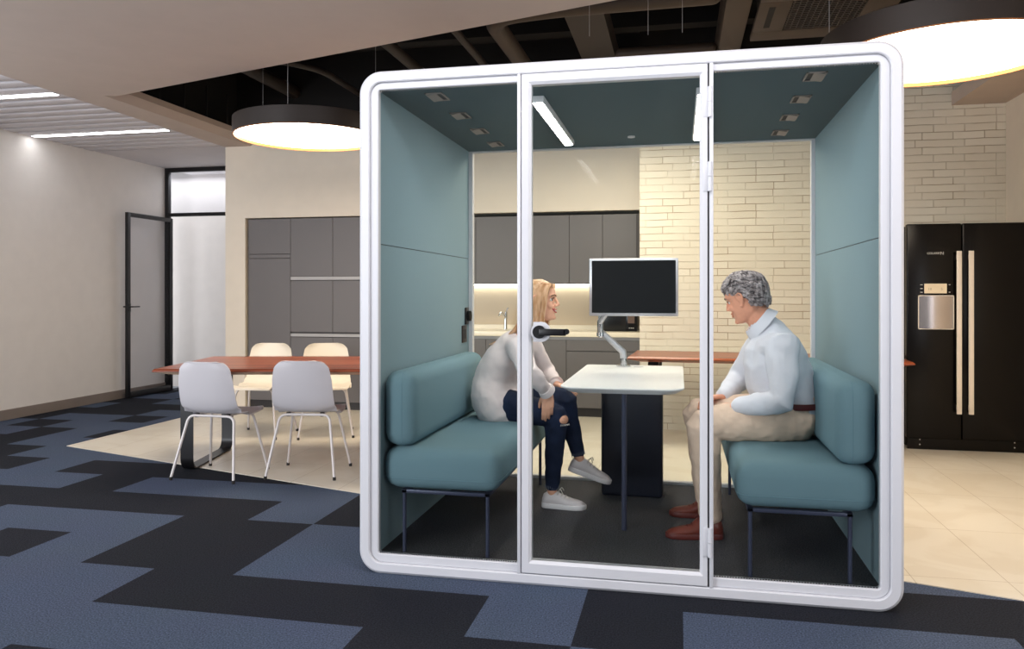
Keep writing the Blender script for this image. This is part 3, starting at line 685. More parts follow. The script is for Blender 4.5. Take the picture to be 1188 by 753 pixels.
# left dining table: near left corner at (-3.60, 4.84)
rz = math.radians(12); ux, uy = math.cos(rz), math.sin(rz)
Lx, Dy = 2.02, 1.14; cx = -3.60 + ux * Lx / 2 - uy * Dy / 2; cy = 4.86 + uy * Lx / 2 + ux * Dy / 2
bevel_table('dining_table', 'long red walnut table standing among white chairs, left of the pod', (cx, cy, 0.004), rz, Lx, Dy, (-Lx / 2 + .17, Lx / 2 - .17))
bevel_table('dining_table', 'red walnut table in front of the brick wall, seen through the pod', (.69, 6.98, .004), math.radians(-3), 2.2, .76, (-.9, .92))

def make_chair(shell_m, label):
    t = thing('shell_chair', label, 'chair', (0, 0, 0), 0, 'shell chairs around the walnut table')
    # shell profile in (y forward, z up), chair faces +y
    prof = [(.235, .428), (.225, .447), (.17, .452), (.08, .446), (-.02, .442), (-.10, .448), (-.155, .475), (-.185, .53), (-.203, .60), (-.217, .68), (-.228, .76), (-.232, .80), (-.2335, .815)]
    half = [.178, .200, .212, .222, .226, .222, .218, .216, .213, .208, .192, .155, .10]
    prof = [Vector((0, a, b)) for a, b in prof]; prof = catmull(prof, 4); n = len(prof); half = interp(half, n); m = 16
    T_ = .006; up, dn = [], []
    for i in range(n):
        d = (prof[min(i + 1, n - 1)] - prof[max(i - 1, 0)]).normalized(); nrm = V(0, -d.z, d.y)   # towards sitter / up
        if nrm.z < 0 and nrm.y < 0: nrm = -nrm
        u_, d_ = [], []; s = i / (n - 1)
        for j in range(m + 1):
            q = j / m * 2 - 1; lift = (.013 if s < .42 else .034) * abs(q) ** 2.6 * (1 if .12 < s < .95 else .5)
            p = prof[i] + V(q * half[i], 0, 0) + nrm * lift
            u_.append(p + nrm * T_ * .5); d_.append(p - nrm * T_ * .5)
        up.append(u_); dn.append(d_)
    bm = B(); loftloops(bm, [u + d_[::-1] for u, d_ in zip(up, dn)], close_ends=True); obj('shell', bm, shell_m, t, 50)
    tb = []
    for s in (-1, 1):
        for (fx_, fy_, tx, ty, nm) in ((.235, .225, .165, .135, 'front'), (.24, -.225, .175, -.115, 'rear')):
            bm = B(); pts = rcorner([(0, ty, .431), (s * tx, ty, .430), (s * fx_, fy_, .012)], .05)
            tube(bm, pts, .0095, 10); lg = obj('leg', bm, M['clg'], t, 50)
            bm = B(); disc(bm, (s * (fx_ + .0), fy_, 0), .0115, .022, 'z', 14); obj('rubber_foot', bm, M['rubber'], lg, 40)
    for s in (-1, 1): obj('seat_bar', tube(B(), [(s * .12, -.115, .432), (s * .12, .135, .432)], .008, 8), M['clg'], t, 40)
    for s in (-1, 1):
        for y in (-.10, .12): obj('mounting_pad', disc(B(), (s * .12, y, .418), .016, .026, 'z', 12), M['rubber'], t, 40)
    return t
c0 = make_chair(M['chair'], 'pale grey shell chair with its back to us, nearest the left end of the table')
c0.location = (-3.17, 5.03, .002); c0.rotation_euler.z = math.radians(-1)
def dupc(lab, loc, deg):
    c = copy_tree(c0); c['label'] = lab; c.location = loc; c.rotation_euler.z = math.radians(deg); return c
dupc('pale grey shell chair with its back to us, second along the walnut table', (-2.58, 5.21, .004), 9)
dupc('pale grey shell chair almost hidden by the left post of the pod', (-1.90, 5.33, .004), 9)
c1 = make_chair(M['chaircr'], 'cream shell chair across the walnut table, facing us, the left of two')
c1.location = (-3.70, 6.52, .004); c1.rotation_euler.z = math.radians(184)
c = copy_tree(c1); c['label'] = 'cream shell chair across the walnut table, facing us, the right of two'; c.location = (-3.13, 6.64, .004); c.rotation_euler.z = math.radians(205)

# ================================================================== LAMPS
def drum(label, x, y, r):
    t = thing('pendant_lamp', label, 'lamp', (x, y, 2.55), 0, 'round drum pendant lamps')
    bm = B(); l = lambda rr, z: [(rr * math.cos(2 * PI * j / 96), rr * math.sin(2 * PI * j / 96), z) for j in range(96)]
    loftloops(bm, [l(r, .004), l(r, .135), l(r - .01, .14), l(r - .02, .14), l(r - .003, .004)], wrap=True); obj('drum', bm, M['bronze'], t, 40)
    bm = B(); loftloops(bm, [l(r, 0), l(r, .0038), l(r - .014, .024), l(r - .012, 0)], wrap=True); obj('rim', bm, M['rim'], t, 40)
    obj('diffuser', disc(B(), (0, 0, .022), r - .017, .006, 'z', 96), M['lampwarm'], t)
    obj('top_plate', disc(B(), (0, 0, .13), r - .02, .004, 'z', 96), M['bronze'], t)
    for k in range(3):
        a_ = math.radians(-80 + 120 * k); obj('cable', tube(B(), [((r - .04) * math.cos(a_), (r - .04) * math.sin(a_), .13), ((r - .04) * math.cos(a_), (r - .04) * math.sin(a_), 1.35)], .0016, 6, cap='flat'), M['chan'], t)
drum('round drum pendant lamp with warm glow, hanging left of the pod', -2.958, 5.968, .60)
drum('round drum pendant lamp with warm glow, hanging above the top right corner of the pod', 1.387, 4.64, .614)
def linear(label, x0, x1, y):
    t = thing('linear_ceiling_light', label, 'light', ((x0 + x1) / 2, y, ZC - .002), 0, 'linear lights in the slatted ceiling'); h = (x1 - x0) / 2
    obj('housing', box(B(), -h, h, -.042, .042, .0, .045), M['whitep'], t); obj('diffuser', box(B(), -h + .004, h - .004, -.034, .034, -.003, .001), M['led'], t)
linear('white linear light in the slatted ceiling, nearer one at the left edge', -6.62, -5.03, 5.585)
linear('white linear light in the slatted ceiling, farther one reaching the wall', -6.62, -5.04, 7.05)

# ================================================================== SERVICES IN THE CEILING VOID
def svc(name, label, bm, m, cat, group=None, sm=40): return props(obj(name, bm, m, None, sm), label, cat, group)
svc('ventilation_duct', 'brown round duct that bends above the pod', tube(B(), rcorner([(.22, 5.50, 3.31), (-.9, 5.53, 3.31), (-1.36, 5.62, 3.31), (-1.34, 8.0, 3.31)], .30, 10), .072, 20), M['duct'], 'duct')
svc('pipe', 'thin brown pipe running back above the top edge of the pod', tube(B(), [(-1.70, 4.9, 3.32), (-1.70, 8.0, 3.32)], .032, 12), M['ductd'], 'pipe', 'pipes in the ceiling void')
svc('pipe', 'brown pipe above the top left corner of the pod', tube(B(), [(-2.42, 5.0, 3.4), (-2.42, 8.0, 3.4)], .05, 12), M['ductd'], 'pipe', 'pipes in the ceiling void')
svc('pipe', 'bent dark pipe above the left drum lamp', tube(B(), rcorner([(-4.0, 6.6, 3.42), (-3.6, 6.62, 3.42), (-3.35, 7.0, 3.42), (-3.35, 8.0, 3.42)], .2), .03, 12), M['ductd'], 'pipe', 'pipes in the ceiling void')
svc('pipe', 'thick dark pipe at the left end of the void', tube(B(), [(-4.15, 5.7, 3.5), (-4.15, 8.0, 3.5)], .07, 12), M['ductd'], 'pipe', 'pipes in the ceiling void')
bm = B(); box(bm, -.86, -.56, 5.75, 7.9, 3.40, 3.60); svc('cable_tray', 'flat brown duct box above the middle of the pod', bm, M['ductd'], 'duct', None, None)
bm = B(); box(bm, -4.8, 2.7, 7.1, 7.25, 3.66, 3.9); svc('ceiling_beam', 'dark cross beam at the back of the void', bm, M['void'], 'beam', None, None)
bm = B(); box(bm, .32, .50, 4.9, 7.9, 3.32, 3.62, r=.01); svc('ventilation_duct', 'square brown duct beside the cassette air conditioner', bm, M['duct'], 'duct')
bm = B(); tube(bm, [(-.50, 6.95, 3.38), (.27, 6.95, 3.38)], .05, 14); svc('pipe', 'brown cross pipe just above the pod roof edge', bm, M['duct'], 'pipe', 'pipes in the ceiling void')
for k in range(6):
    bm = B(); x_ = -4.45 + k * .0; y_ = 5.95 + k * .36; box(bm, -4.6, -4.585, y_, y_ + .015, 3.041, 3.35)
    svc('suspension_bracket', 'thin black bracket at the left edge of the void', bm, M['void'], 'bracket', 'brackets along the void edge', None)
t = thing('air_conditioner', 'brown cassette air conditioner unit in the void above the pod', 'air conditioner', (1.02, 5.95, 3.30))
obj('body', box(B(), -.42, .42, -.42, .55, .03, .32, r=.01), M['duct'], t, 35)
fr = B()
for a_ in ((-.47, .47, -.47, -.25), (-.47, .47, .38, .60), (-.47, -.25, -.25, .38), (.25, .47, -.25, .38)): box(fr, *a_, -.01, .035, r=.008)
obj('face_panel', fr, M['duct'], t, 35)
bm = B()
for k in range(15): box(bm, -.25, .25, -.24 + k * .042, -.225 + k * .042, -.002, .02)
for k in range(12): box(bm, -.24 + k * .042, -.232 + k * .042, -.25, .38, -.001, .018)
obj('grille', bm, M['ductd'], t)
bm = B(); box(bm, -.20, .20, -.40, -.35, -.012, -.008, r=.002); box(bm, -.40, -.355, -.16, .28, -.012, -.008, r=.002); obj('air_slot', bm, M['void'], t)
for x_, y_, z_ in ((-.73, 4.7, 2.35), (-.58, 5.2, 2.95), (-.20, 5.25, 2.95), (.02, 5.25, 2.95)):
    bm = B(); tube(bm, [(x_, y_, 3.9), (x_, y_, 2.98)], .0018, 6, cap='flat'); svc('hanging_wire', 'thin wire hanging in the dark ceiling void', bm, M['chan'], 'wire', 'wires hanging in the ceiling void')

# ================================================================== PEOPLE
def head_mesh(bm, T, fat=1.0, brow=0):
    rows = [(-.116, .060, .018, .026), (-.108, .078, -.012, .038), (-.092, .085, -.045, .050), (-.072, .083, -.064, .060), (-.052, .086, -.075, .066), (-.030, .086, -.086, .071),
            (-.008, .081, -.094, .074), (.006, .080, -.097, .0755), (.022, .090 + brow, -.099, .077), (.045, .090, -.099, .078), (.068, .083, -.095, .074), (.088, .066, -.082, .064), (.103, .040, -.060, .046), (.112, .012, -.035, .024)]
    loops = []; n = 28
    for z, f, b, w in rows:
        cx = (f + b) / 2; ax = (f - b) / 2; l = []
        for j in range(n):
            a_ = 2 * PI * j / n; c_, s_ = math.cos(a_), math.sin(a_)
            taper = 1 - (.30 if z < -.03 else .16) * max(0, c_) ** 2
            l.append(T @ V(cx + ax * math.copysign(abs(c_) ** .9, c_), w * fat * math.copysign(abs(s_) ** .9, s_) * taper, z))
        loops.append(l)
    loftloops(bm, loops, close_ends=True)
    P_ = lambda *a_: T @ V(*a_)
    tube(bm, [P_(.084, 0, .018), P_(.098, 0, -.008), P_(.105, 0, -.026)], [.0075, .0088, .0100], 10)
    for s in (-1, 1): ball(bm, (.094, s * .011, -.031), .010, .008, .008, T)
    for s in (-1, 1):
        ball(bm, (.062, s * .040, -.030), .022, .018, .020, T)      # cheeks
        tube(bm, [P_(.090, s * .010, .026), P_(.084, s * .034, .029), P_(.070, s * .052, .024)], [.007, .007, .005], 8)
        # ear: rim and lobe
        e = [P_(-.001, s * .076, -.036), P_(-.014, s * .084, -.020), P_(-.024, s * .093, .002), P_(-.022, s * .095, .018), P_(-.010, s * .092, .028), P_(.004, s * .084, .022), P_(.007, s * .078, .004)]
        tube(bm, catmull(e, 4), .0058, 8); ball(bm, (-.008, s * .079, -.004), .015, .006, .026, T); ball(bm, (-.001, s * .079, -.035), .009, .007, .011, T)
    ball(bm, (.078, 0, -.101), .014, .018, .012, T)
    ball(bm, (.084, 0, -.053), .012, .020, .006, T); ball(bm, (.082, 0, -.068), .011, .018, .006, T)
def face_bits(T, par, brow_m, smile=True, lip=True):
    for s in (-1, 1):
        bm = B(); ball(bm, (.0665, s * .031, .002), .0122, .0122, .0095, mtx=T); e = obj('eye', bm, M['eye'], par, 60)
        bm = B(); ball(bm, (.0752, s * .032, .002), .0050, .0068, .0068, T); obj('iris', bm, M['iris'], e, 60)
        bm = B(); tube(bm, catmull([T @ V(.094, s * .013, .023), T @ V(.090, s * .032, .030), T @ V(.074, s * .052, .024)], 4), [.0028] * 9, 6); obj('eyebrow', bm, brow_m, par, 60)
        bm = B(); tube(bm, catmull([T @ V(.0835, s * .018, .006), T @ V(.085, s * .031, .0125), T @ V(.074, s * .045, .006)], 4), .0018, 6); obj('eyelash', bm, M['iris'], par, 60)
    bm = B(); tube(bm, catmull([T @ V(.078, -.027, -.050), T @ V(.092, -.010, -.054), T @ V(.095, 0, -.0535), T @ V(.092, .010, -.054), T @ V(.078, .027, -.050)], 4), .0034, 8)
    tube(bm, catmull([T @ V(.078, -.026, -.052), T @ V(.090, -.010, -.068), T @ V(.093, 0, -.070), T @ V(.090, .010, -.068), T @ V(.078, .026, -.052)], 4), .0040, 8); obj('lips', bm, M['lips'] if lip else par.data.materials[0], par, 60)
    if smile:
        bm = B(); tube(bm, catmull([T @ V(.076, -.023, -.054), T @ V(.088, -.009, -.061), T @ V(.0905, 0, -.062), T @ V(.088, .009, -.061), T @ V(.076, .023, -.054)], 4), (.0048), 8); obj('teeth', bm, M['teeth'], par, 60)
def hand(bm, T, side=1, curl=(20, 30, 20), spread=.0, thumb=1.0, sc=1.0):
    """wrist at the origin, fingers towards +x, back of the hand +z, thumb on the side*+y side"""
    P_ = lambda x_, y_, z_: T @ V(x_ * sc, y_ * side * sc, z_ * sc)
    ky = (.028, .010, -.009, -.026); kx = (.088, .092, .088, .080); ln = ((.042, .026, .020), (.046, .029, .021), (.042, .027, .020), (.033, .021, .018)); rd = (.0088, .0090, .0086, .0076)
    tube(bm, [P_(-.03, 0, 0), P_(.005, 0, 0)], [(.021 * sc, .027 * sc)] * 2, 12, ref=(T.to_3x3() @ V(0, 0, 1)))
    for k in range(4):
        tube(bm, [P_(.004, ky[k] * .55, 0), P_(.05, ky[k] * .9, .003), P_(kx[k], ky[k], 0)], [.0135 * sc, .0130 * sc, .0105 * sc], 10)
        a_ = 0; p = V(kx[k], ky[k], 0); sp = (ky[k]) * 2.2 * spread
        pts = [p.copy()]
        for q in range(3):
            a_ += math.radians(curl[q] * (1 + .12 * k)); dx = V(math.cos(a_), sp, -math.sin(a_)); p = p + dx.normalized() * ln[k][q]; pts.append(p.copy())
        tube(bm, [P_(*q) for q in pts], [rd[k] * sc * f for f in (1.05, 1, .92, .80)], 10)
    tube(bm, [P_(.018, .018, -.006), P_(.045, .040 + .008 * thumb, -.014), P_(.072, .048 + .010 * thumb, -.022), P_(.094, .048 + .010 * thumb, -.030)], [.0145 * sc, .0125 * sc, .0100 * sc, .0082 * sc], 10)
def shoe(T, par, mu, ms, lace, Lf=.25, hi=1.0):
    k = Lf / .25
    st = [(-.058, .018, .052), (-.050, .030, .074), (-.030, .0355, .088), (0, .037, .094), (.03, .038, .088), (.055, .040, .076), (.08, .043, .066), (.11, .0455, .056), (.14, .045, .050), (.165, .038, .043), (.180, .028, .036), (.189, .014, .027)]
    bm = B(); loops = []
    for x_, w, h in st:
        l = []; h = h * hi if x_ < .07 else h
        for j in range(20):
            a_ = 2 * PI * j / 20; c_, s_ = math.cos(a_), math.sin(a_)
            yy = w * math.copysign(abs(c_) ** .7, c_); zz = .014 + (h - .014) * (.5 + .5 * math.copysign(abs(s_) ** .8, s_))
            if s_ > 0: yy *= 1 - .38 * s_
            l.append(T @ V(x_ * k, yy, zz))
        loops.append(l)
    loftloops(bm, loops, close_ends=True); u = obj('shoe', bm, mu, par, 60)
    bm = B(); ol = [(x_ * k, w + .004) for x_, w, h in st]; ol = [(ol[0][0] - .004, .008)] + ol + [(ol[-1][0] + .006, .006)]
    pts = [(a_, -b_) for a_, b_ in ol] + [(a_, b_) for a_, b_ in ol[::-1]]
    loftloops(bm, [[T @ V(a_ * .985, b_ * .93, 0) for a_, b_ in pts], [T @ V(a_, b_, .006) for a_, b_ in pts], [T @ V(a_, b_, .024) for a_, b_ in pts], [T @ V(a_ * .99, b_ * .95, .027) for a_, b_ in pts]], close_ends=True); obj('sole', bm, ms, u, 50)
    bm = B()
    for q in range(4):
        x_ = .035 + q * .020; z_ = .090 - q * .0085; z_ = z_ * (hi if q < 1 else 1)
        tube(bm, catmull([T @ V(x_ * k, -.024, z_ - .012), T @ V((x_ + .004) * k, 0, z_ - .001), T @ V(x_ * k, .024, z_ - .012)], 4), .0026, 6)
    tube(bm, catmull([T @ V(.035 * k, 0, .092), T @ V(.05 * k, .018, .108), T @ V(.06 * k, .026, .092)], 4), .0024, 6); tube(bm, catmull([T @ V(.035 * k, 0, .092), T @ V(.05 * k, -.018, .106), T @ V(.062 * k, -.026, .09)], 4), .0024, 6)
    obj('laces', bm, lace, u, 60); return u
LAT = V(0, 1, 0)

# ---- woman
wm = thing('person', 'blond woman in an off white sweater and ripped jeans sitting on the left bench, smiling', 'person', (0, 0, 0))
H = basis((-.780, 4.45, 1.243), (1, .0, .02), (-.02, 0, 1))
bm = B(); head_mesh(bm, H, .98)
tube(bm, [(-.885, 4.45, 1.02), (-.845, 4.45, 1.09), (-.800, 4.45, 1.17)], [(.055, .055), (.048, .050), (.048, .052)], 16, ref=LAT)
tube(bm, [(-1.03, 4.45, .68), (-1.03, 4.45, .80), (-.97, 4.45, .93), (-.89, 4.45, 1.01)], [(.14, .09), (.115, .085), (.13, .085), (.11, .06)], 20, ref=LAT)
SR, ER, WR = V(-.87, 4.29, .98), V(-.775, 4.10, .865), V(-.695, 4.235, .742)
SL, EL, WL = V(-.87, 4.61, .98), V(-.785, 4.74, .81), V(-.705, 4.58, .748)
for a_ in ((SR, ER, WR), (SL, EL, WL)): tube(bm, [V(-.91, 4.45 + (a_[0].y - 4.45) * .5, .99), a_[0], a_[0].lerp(a_[1], .5), a_[1], a_[1].lerp(a_[2], .4), a_[2]], [.05, .045, .038, .034, .032, .024], 12)
hand(bm, basis(WR, (-.05, .02, -1), (.15, -1, -.05)), -1, (14, 16, 14), .25, .2, .92)
hand(bm, basis(WL, (.75, -.62, -.12), (-.1, .05, 1)), 1, (8, 18, 12), .2, .3, .90)
HR, KR, AR = V(-.96, 4.36, .652), V(-.665, 4.335, .600), V(-.700, 4.385, .180)
HL, KL, AL = V(-.99, 4.55, .665), V(-.640, 4.435, .682), V(-.552, 4.46, .335)
for a_ in ((HR, KR, AR), (HL, KL, AL)): tube(bm, [a_[0], a_[0].lerp(a_[1], .5), a_[1], a_[1].lerp(a_[2], .3), a_[1].lerp(a_[2], .7), a_[2]], [.075, .062, .048, .046, .033, .028], 14)
FR = basis((-.697, 4.385, .081), (1, -.06, 0), (0, 0, 1)); FL = basis((-.562, 4.462, .262), (1, -.02, -.30), (.3, 0, 1))
for T, A in ((FR, AR), (FL, AL)): tube(bm, [A, T @ V(0, 0, .06), T @ V(.07, 0, .040)], [.029, .030, .026], 12)
body = fuse('body', bm, M['skin'], wm, .0042, 4)
face_bits(H, body, M['brow'])
# sweater
bm = B()
tube(bm, catmull([(-1.012, 4.45, .640), (-1.045, 4.45, .71), (-1.035, 4.45, .80), (-.985, 4.45, .90), (-.925, 4.45, .985), (-.880, 4.45, 1.035)], 3), interp([(.205, .150), (.200, .138), (.165, .120), (.165, .118), (.150, .092), (.075, .060)], 16), 28, ref=LAT)
for a_ in ((SR, ER, WR), (SL, EL, WL)):
    tube(bm, [V(-.915, 4.45 + (a_[0].y - 4.45) * .45, .975), a_[0], a_[0].lerp(a_[1], .5), a_[1], a_[1].lerp(a_[2], .5), a_[1].lerp(a_[2], .86)], [.075, .068, .057, .049, .046, .040], 16)
bm_h = fuse('sweater', bm, M['sweater'], wm, .0065, 8, [(.020, .12), (.005, .05)])
c_ = WR.lerp(ER, .12); d_ = (WR - ER).normalized()
for A, Wp in ((ER, WR), (EL, WL)):
    d_ = (Wp - A).normalized(); bm = B(); tube(bm, [A.lerp(Wp, .78), A.lerp(Wp, .88), A.lerp(Wp, .95)], [.040, .045, .047], 20, cap='flat'); obj('cuff', bm, M['sweater'], bm_h, 50)
# jeans
bm = B()
tube(bm, [(-1.01, 4.395, .657), (-1.01, 4.505, .657)], [(.090, .090), (.090, .090)], 20)
tube(bm, [(-1.025, 4.45, .66), (-1.04, 4.45, .76)], [(.160, .110), (.150, .100)], 24, ref=LAT)
tube(bm, catmull([HR, HR.lerp(KR, .5), KR, KR.lerp(AR, .15), KR.lerp(AR, .45), KR.lerp(AR, .93)], 3), interp([.093, .082, .064, .062, .054, .040], 16), 20)
tube(bm, catmull([HL, HL.lerp(KL, .5), KL, KL.lerp(AL, .15), KL.lerp(AL, .45), KL.lerp(AL, .86)], 3), interp([.093, .080, .063, .061, .053, .040], 16), 20)
jn = fuse('jeans', bm, M['jeans'], wm, .0065, 6, [(.010, .05)])
# ripped knee: skin patch with frayed threads
kd = basis(KR + V(.040, -.030, -.012), (.72, -.62, .15), (0, 0, 1))
bm = B(); ball(bm, (0, 0, 0), .022, .034, .028, kd); obj('knee_skin', bm, M['skin'], jn, 60)
bm = B(); random.seed(3)
for k in range(14):
    y_ = -.03 + .06 * k / 13; tube(bm, [kd @ V(.012 + .010 * (1 - (y_ / .03) ** 2), y_, -.026), kd @ V(.012 + .012 * (1 - (y_ / .03) ** 2), y_ + random.uniform(-.004, .004), -.034)], .0012, 5)
obj('frayed_threads', bm, M['print'], jn)
bm = B()
for A, Kp, s_, q in ((AR, KR, .93, .041), (AL, KL, .86, .041)):
    c_ = Kp.lerp(A, s_); d_ = (A - Kp).normalized(); a1, b1 = frame_of(d_)
    for k in range(26):
        an = 2 * PI * k / 26; p = c_ + (a1 * math.cos(an) + b1 * math.sin(an)) * q * .93; tube(bm, [p, p + d_ * random.uniform(.010, .024)], .0011, 5)
obj('frayed_hem', bm, mat('pale denim thread', srgb(120, 130, 150), .9, var=.1), jn)
shoe(FR, wm, M['shoew'], M['solew'], M['print'], .247); shoe(FL, wm, M['shoew'], M['solew'], M['print'], .247)
bm = B(); a1, b1 = frame_of((WR - ER).normalized()); c_ = WR + V(0, 0, -.004)
lp = [c_ + (a1 * math.cos(2 * PI * k / 20) + b1 * math.sin(2 * PI * k / 20)) * .029 for k in range(21)]; tube(bm, lp, .0018, 6, cap='flat'); obj('bracelet', bm, M['gold'], wm, 60)
# hair: scalp cap and long strands
bm = B(); rows = [(-.02, .010, -.104, .084), (.01, .020, -.110, .0865), (.035, .045, -.112, .088), (.06, .074, -.108, .086), (.085, .072, -.096, .076), (.105, .050, -.072, .056), (.119, .018, -.042, .028)]
loops = []
for z, f, b, w in rows:
    cx, ax = (f + b) / 2, (f - b) / 2; loops.append([H @ V(cx + ax * math.cos(2 * PI * j / 24), w * math.sin(2 * PI * j / 24), z) for j in range(24)])
loftloops(bm, loops, close_ends=True)
random.seed(11)
for k in range(300):
    s = -1 if k % 2 else 1; u = random.random(); x0_ = .078 - .170 * u; jt = lambda v: random.uniform(-v, v)
    top = H @ V(x0_, s * random.uniform(.001, .012), .116 - max(0, abs(x0_ + .02) - .03) ** 1.5 * 3.0)
    mid = H @ V(x0_ + jt(.004), s * (.062 - .10 * max(0, -x0_ - .06)), .088)
    side = H @ V(.060 - .155 * u + jt(.006), s * (.0875 - .28 * max(0, u - .65)), .035)
    low = H @ V(.046 - .150 * u + jt(.006), s * (.0905 - .30 * max(0, u - .6)), -.045)
    if u < .5: pts = [top, mid, side, low, H @ V(.030 - .140 * u + jt(.008), s * (.088 + jt(.008)), -.150 + jt(.025))]
    else: pts = [top, mid, side, low, H @ V(-.100 - .08 * (u - .5) + jt(.012), s * (.050 + jt(.025)), -.160), V(-1.015 + .16 * (.75 - u) + jt(.02), 4.45 + s * random.uniform(.0, .07), .965 + jt(.03))]
    c_ = catmull(pts, 6); n = len(c_); tube(bm, c_, [(.0062 * (1 - .7 * (i / (n - 1)) ** 2), .0034 * (1 - .6 * (i / (n - 1)) ** 2)) for i in range(n)], 6)
obj('hair', bm, M['blonde'], wm, 80)

# ---- man
mn = thing('person', 'grey haired man in a pale blue shirt and beige trousers sitting on the right bench', 'person', (0, 0, 0))
H = basis((.325, 4.15, 1.258), (-1, .50, -.40), (-.36, .12, 1))
bm = B(); head_mesh(bm, H, 1.02, .004)
tube(bm, [(.445, 4.15, 1.06), (.415, 4.15, 1.13), (.375, 4.15, 1.19)], [(.072, .068), (.064, .066), (.060, .066)], 16, ref=LAT)
tube(bm, [(.545, 4.15, .70), (.51, 4.15, .82), (.475, 4.15, .94), (.45, 4.15, 1.04)], [(.16, .11), (.15, .12), (.16, .12), (.13, .085)], 20, ref=LAT)
SL, EL, WL = V(.485, 3.955, 1.025), V(.470, 3.875, .775), V(.270, 3.985, .728)
SR, ER, WR = V(.430, 4.35, 1.01), V(.325, 4.46, .82), V(.225, 4.27, .742)
for a_ in ((SL, EL, WL), (SR, ER, WR)): tube(bm, [V(.45, 4.15 + (a_[0].y - 4.15) * .5, 1.02), a_[0], a_[0].lerp(a_[1], .5), a_[1], a_[1].lerp(a_[2], .4), a_[2]], [.06, .052, .045, .040, .038, .029], 12)
hand(bm, basis(WL, (-1, .30, -.10), (-.1, -.25, 1)), 1, (28, 40, 24), .05, .3, 1.0)
hand(bm, basis(WR, (-.85, -.52, -.05), (-.05, .1, 1)), -1, (28, 40, 24), .05, .3, 1.0)
HL, KL, AL = V(.52, 4.05, .665), V(.120, 3.985, .640), V(.150, 4.0, .19)
HR, KR, AR = V(.52, 4.25, .665), V(.105, 4.31, .650), V(.135, 4.36, .19)
for a_ in ((HL, KL, AL), (HR, KR, AR)): tube(bm, [a_[0], a_[0].lerp(a_[1], .5), a_[1], a_[1].lerp(a_[2], .3), a_[1].lerp(a_[2], .7), a_[2]], [.09, .075, .056, .054, .040, .034], 14)
FL = basis((.145, 3.995, .081), (-1, -.14, 0), (0, 0, 1)); FR = basis((.160, 4.36, .081), (-1, .02, 0), (0, 0, 1))
for T, A in ((FL, AL), (FR, AR)): tube(bm, [A, T @ V(0, 0, .06), T @ V(.07, 0, .038)], [.033, .033, .028], 12)
body = fuse('body', bm, M['skinm'], mn, .0045, 4)
face_bits(H, body, M['browg'], False, False)
# shirt
bm = B()
tube(bm, catmull([(.558, 4.15, .715), (.535, 4.15, .775), (.490, 4.15, .86), (.468, 4.15, .95), (.452, 4.15, 1.03), (.440, 4.15, 1.075), (.420, 4.15, 1.115), (.398, 4.15, 1.148)], 3),
     interp([(.180, .128), (.190, .150), (.195, .165), (.200, .158), (.185, .128), (.125, .095), (.082, .076), (.064, .060)], 22), 30, ref=LAT)
for a_ in ((SL, EL, WL), (SR, ER, WR)):
    tube(bm, [V(.455, 4.15 + (a_[0].y - 4.15) * .5, 1.0), a_[0], a_[0].lerp(a_[1], .5), a_[1], a_[1].lerp(a_[2], .5), a_[1].lerp(a_[2], .90)], [.095, .084, .073, .066, .056, .043], 18)
sh = fuse('shirt', bm, M['shirt'], mn, .0065, 6, [(.026, .13), (.006, .05)])
bm = B(); cN = basis((.392, 4.15, 1.140), (-.76, 0, .65), (0, 1, 0))
l0 = lambda ra, rb, h: [cN @ V(h, ra * math.sin(2 * PI * j / 28), rb * math.cos(2 * PI * j / 28)) for j in range(28)]
loftloops(bm, [l0(.101, .099, -.036), l0(.086, .085, .004), l0(.080, .079, .014), l0(.075, .074, .008), l0(.072, .071, -.012)], close_ends=False)
obj('collar', bm, M['shirt'], sh, 50)
for A, Wp in ((EL, WL), (ER, WR)):
    bm = B(); tube(bm, [A.lerp(Wp, .80), A.lerp(Wp, .97)], [.042, .039], 20, cap='flat'); obj('cuff', bm, M['shirt'], sh, 50)
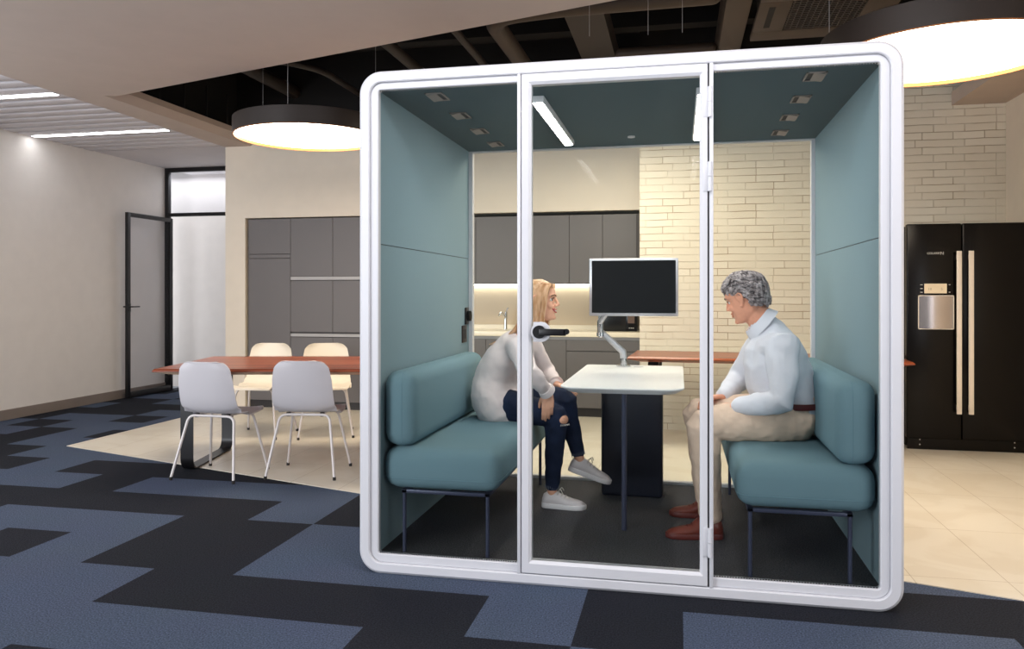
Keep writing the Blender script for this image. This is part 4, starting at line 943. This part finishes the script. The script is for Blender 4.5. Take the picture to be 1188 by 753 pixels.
# trousers
bm = B()
tube(bm, [(.555, 4.06, .668), (.555, 4.24, .668)], [(.105, .105), (.105, .105)], 22)
tube(bm, [(.560, 4.15, .66), (.562, 4.15, .735)], [(.182, .120), (.180, .120)], 26, ref=LAT)
for a_ in ((HL, KL, AL), (HR, KR, AR)):
    tube(bm, catmull([a_[0], a_[0].lerp(a_[1], .5), a_[1], a_[1].lerp(a_[2], .15), a_[1].lerp(a_[2], .5), a_[2]], 3), interp([.105, .096, .078, .076, .068, .054], 16), 22)
tr = fuse('trousers', bm, M['chino'], mn, .0065, 5, [(.014, .07), (.006, .03)])
bm = B(); l0 = lambda e, z: [(.562 + (.126 + e) * math.cos(2 * PI * j / 40), 4.15 + (.187 + e) * math.sin(2 * PI * j / 40), z) for j in range(40)]
loftloops(bm, [l0(.002, .722), l0(.004, .722), l0(.004, .752), l0(.002, .752)], wrap=True); obj('belt', bm, M['belt'], mn, 40)
for A, Kp in ((AL, KL), (AR, KR)):
    bm = B(); tube(bm, [A + V(0, 0, .03), A + V(.0, 0, -.06)], [.040, .038], 16); obj('sock', bm, M['sock'], mn, 50)
shoe(FL, mn, M['leather'], M['soleb'], M['soleb'], .275, 1.25); shoe(FR, mn, M['leather'], M['soleb'], M['soleb'], .275, 1.25)
# short wavy grey hair
bm = B(); rows = [(-.055, -.030, -.088, .060), (-.030, -.022, -.104, .076), (.0, .012, -.110, .0800), (.025, .046, -.114, .0835), (.045, .085, -.114, .0885), (.070, .094, -.110, .0865), (.092, .080, -.098, .078), (.110, .055, -.076, .060), (.124, .015, -.045, .032)]
loops = []
for z, f, b, w in rows:
    cx, ax = (f + b) / 2, (f - b) / 2; loops.append([H @ V(cx + ax * math.cos(2 * PI * j / 24), w * math.sin(2 * PI * j / 24), z) for j in range(24)])
loftloops(bm, loops, close_ends=True); random.seed(5)
for k in range(520):
    q = random.uniform(0, len(rows) - 1.01); i = int(q); f_ = q - i; z, f, b, w = [rows[i][m_] + (rows[i + 1][m_] - rows[i][m_]) * f_ for m_ in range(4)]
    an = random.uniform(0, 2 * PI); cx, ax = (f + b) / 2, (f - b) / 2
    p = V(cx + ax * math.cos(an), w * math.sin(an), z)
    if z < .012 and p.x > -.030: continue
    if z < .03 and p.x > .022: continue
    nr = V(math.cos(an), math.sin(an), .15 + max(0, z) * 9).normalized(); fr = max(0, math.cos(an))
    dn_ = V(-.9 + .3 * random.random(), random.uniform(-.35, .35), .25 * fr - .6 * (1 - fr) * random.random()); dn_ = (dn_ - nr * dn_.dot(nr)).normalized(); sd = nr.cross(dn_)
    am = random.uniform(.002, .007); pts = [H @ (p + dn_ * (.008 * m_) + sd * (am * math.sin(m_ * 1.3 + k)) + nr * (.003 + .0045 * math.sin(m_ * .9))) for m_ in range(5)]
    tube(bm, pts, [.0045, .0065, .0065, .005, .0025], 6)
obj('hair', bm, M['grey'], mn, 80)
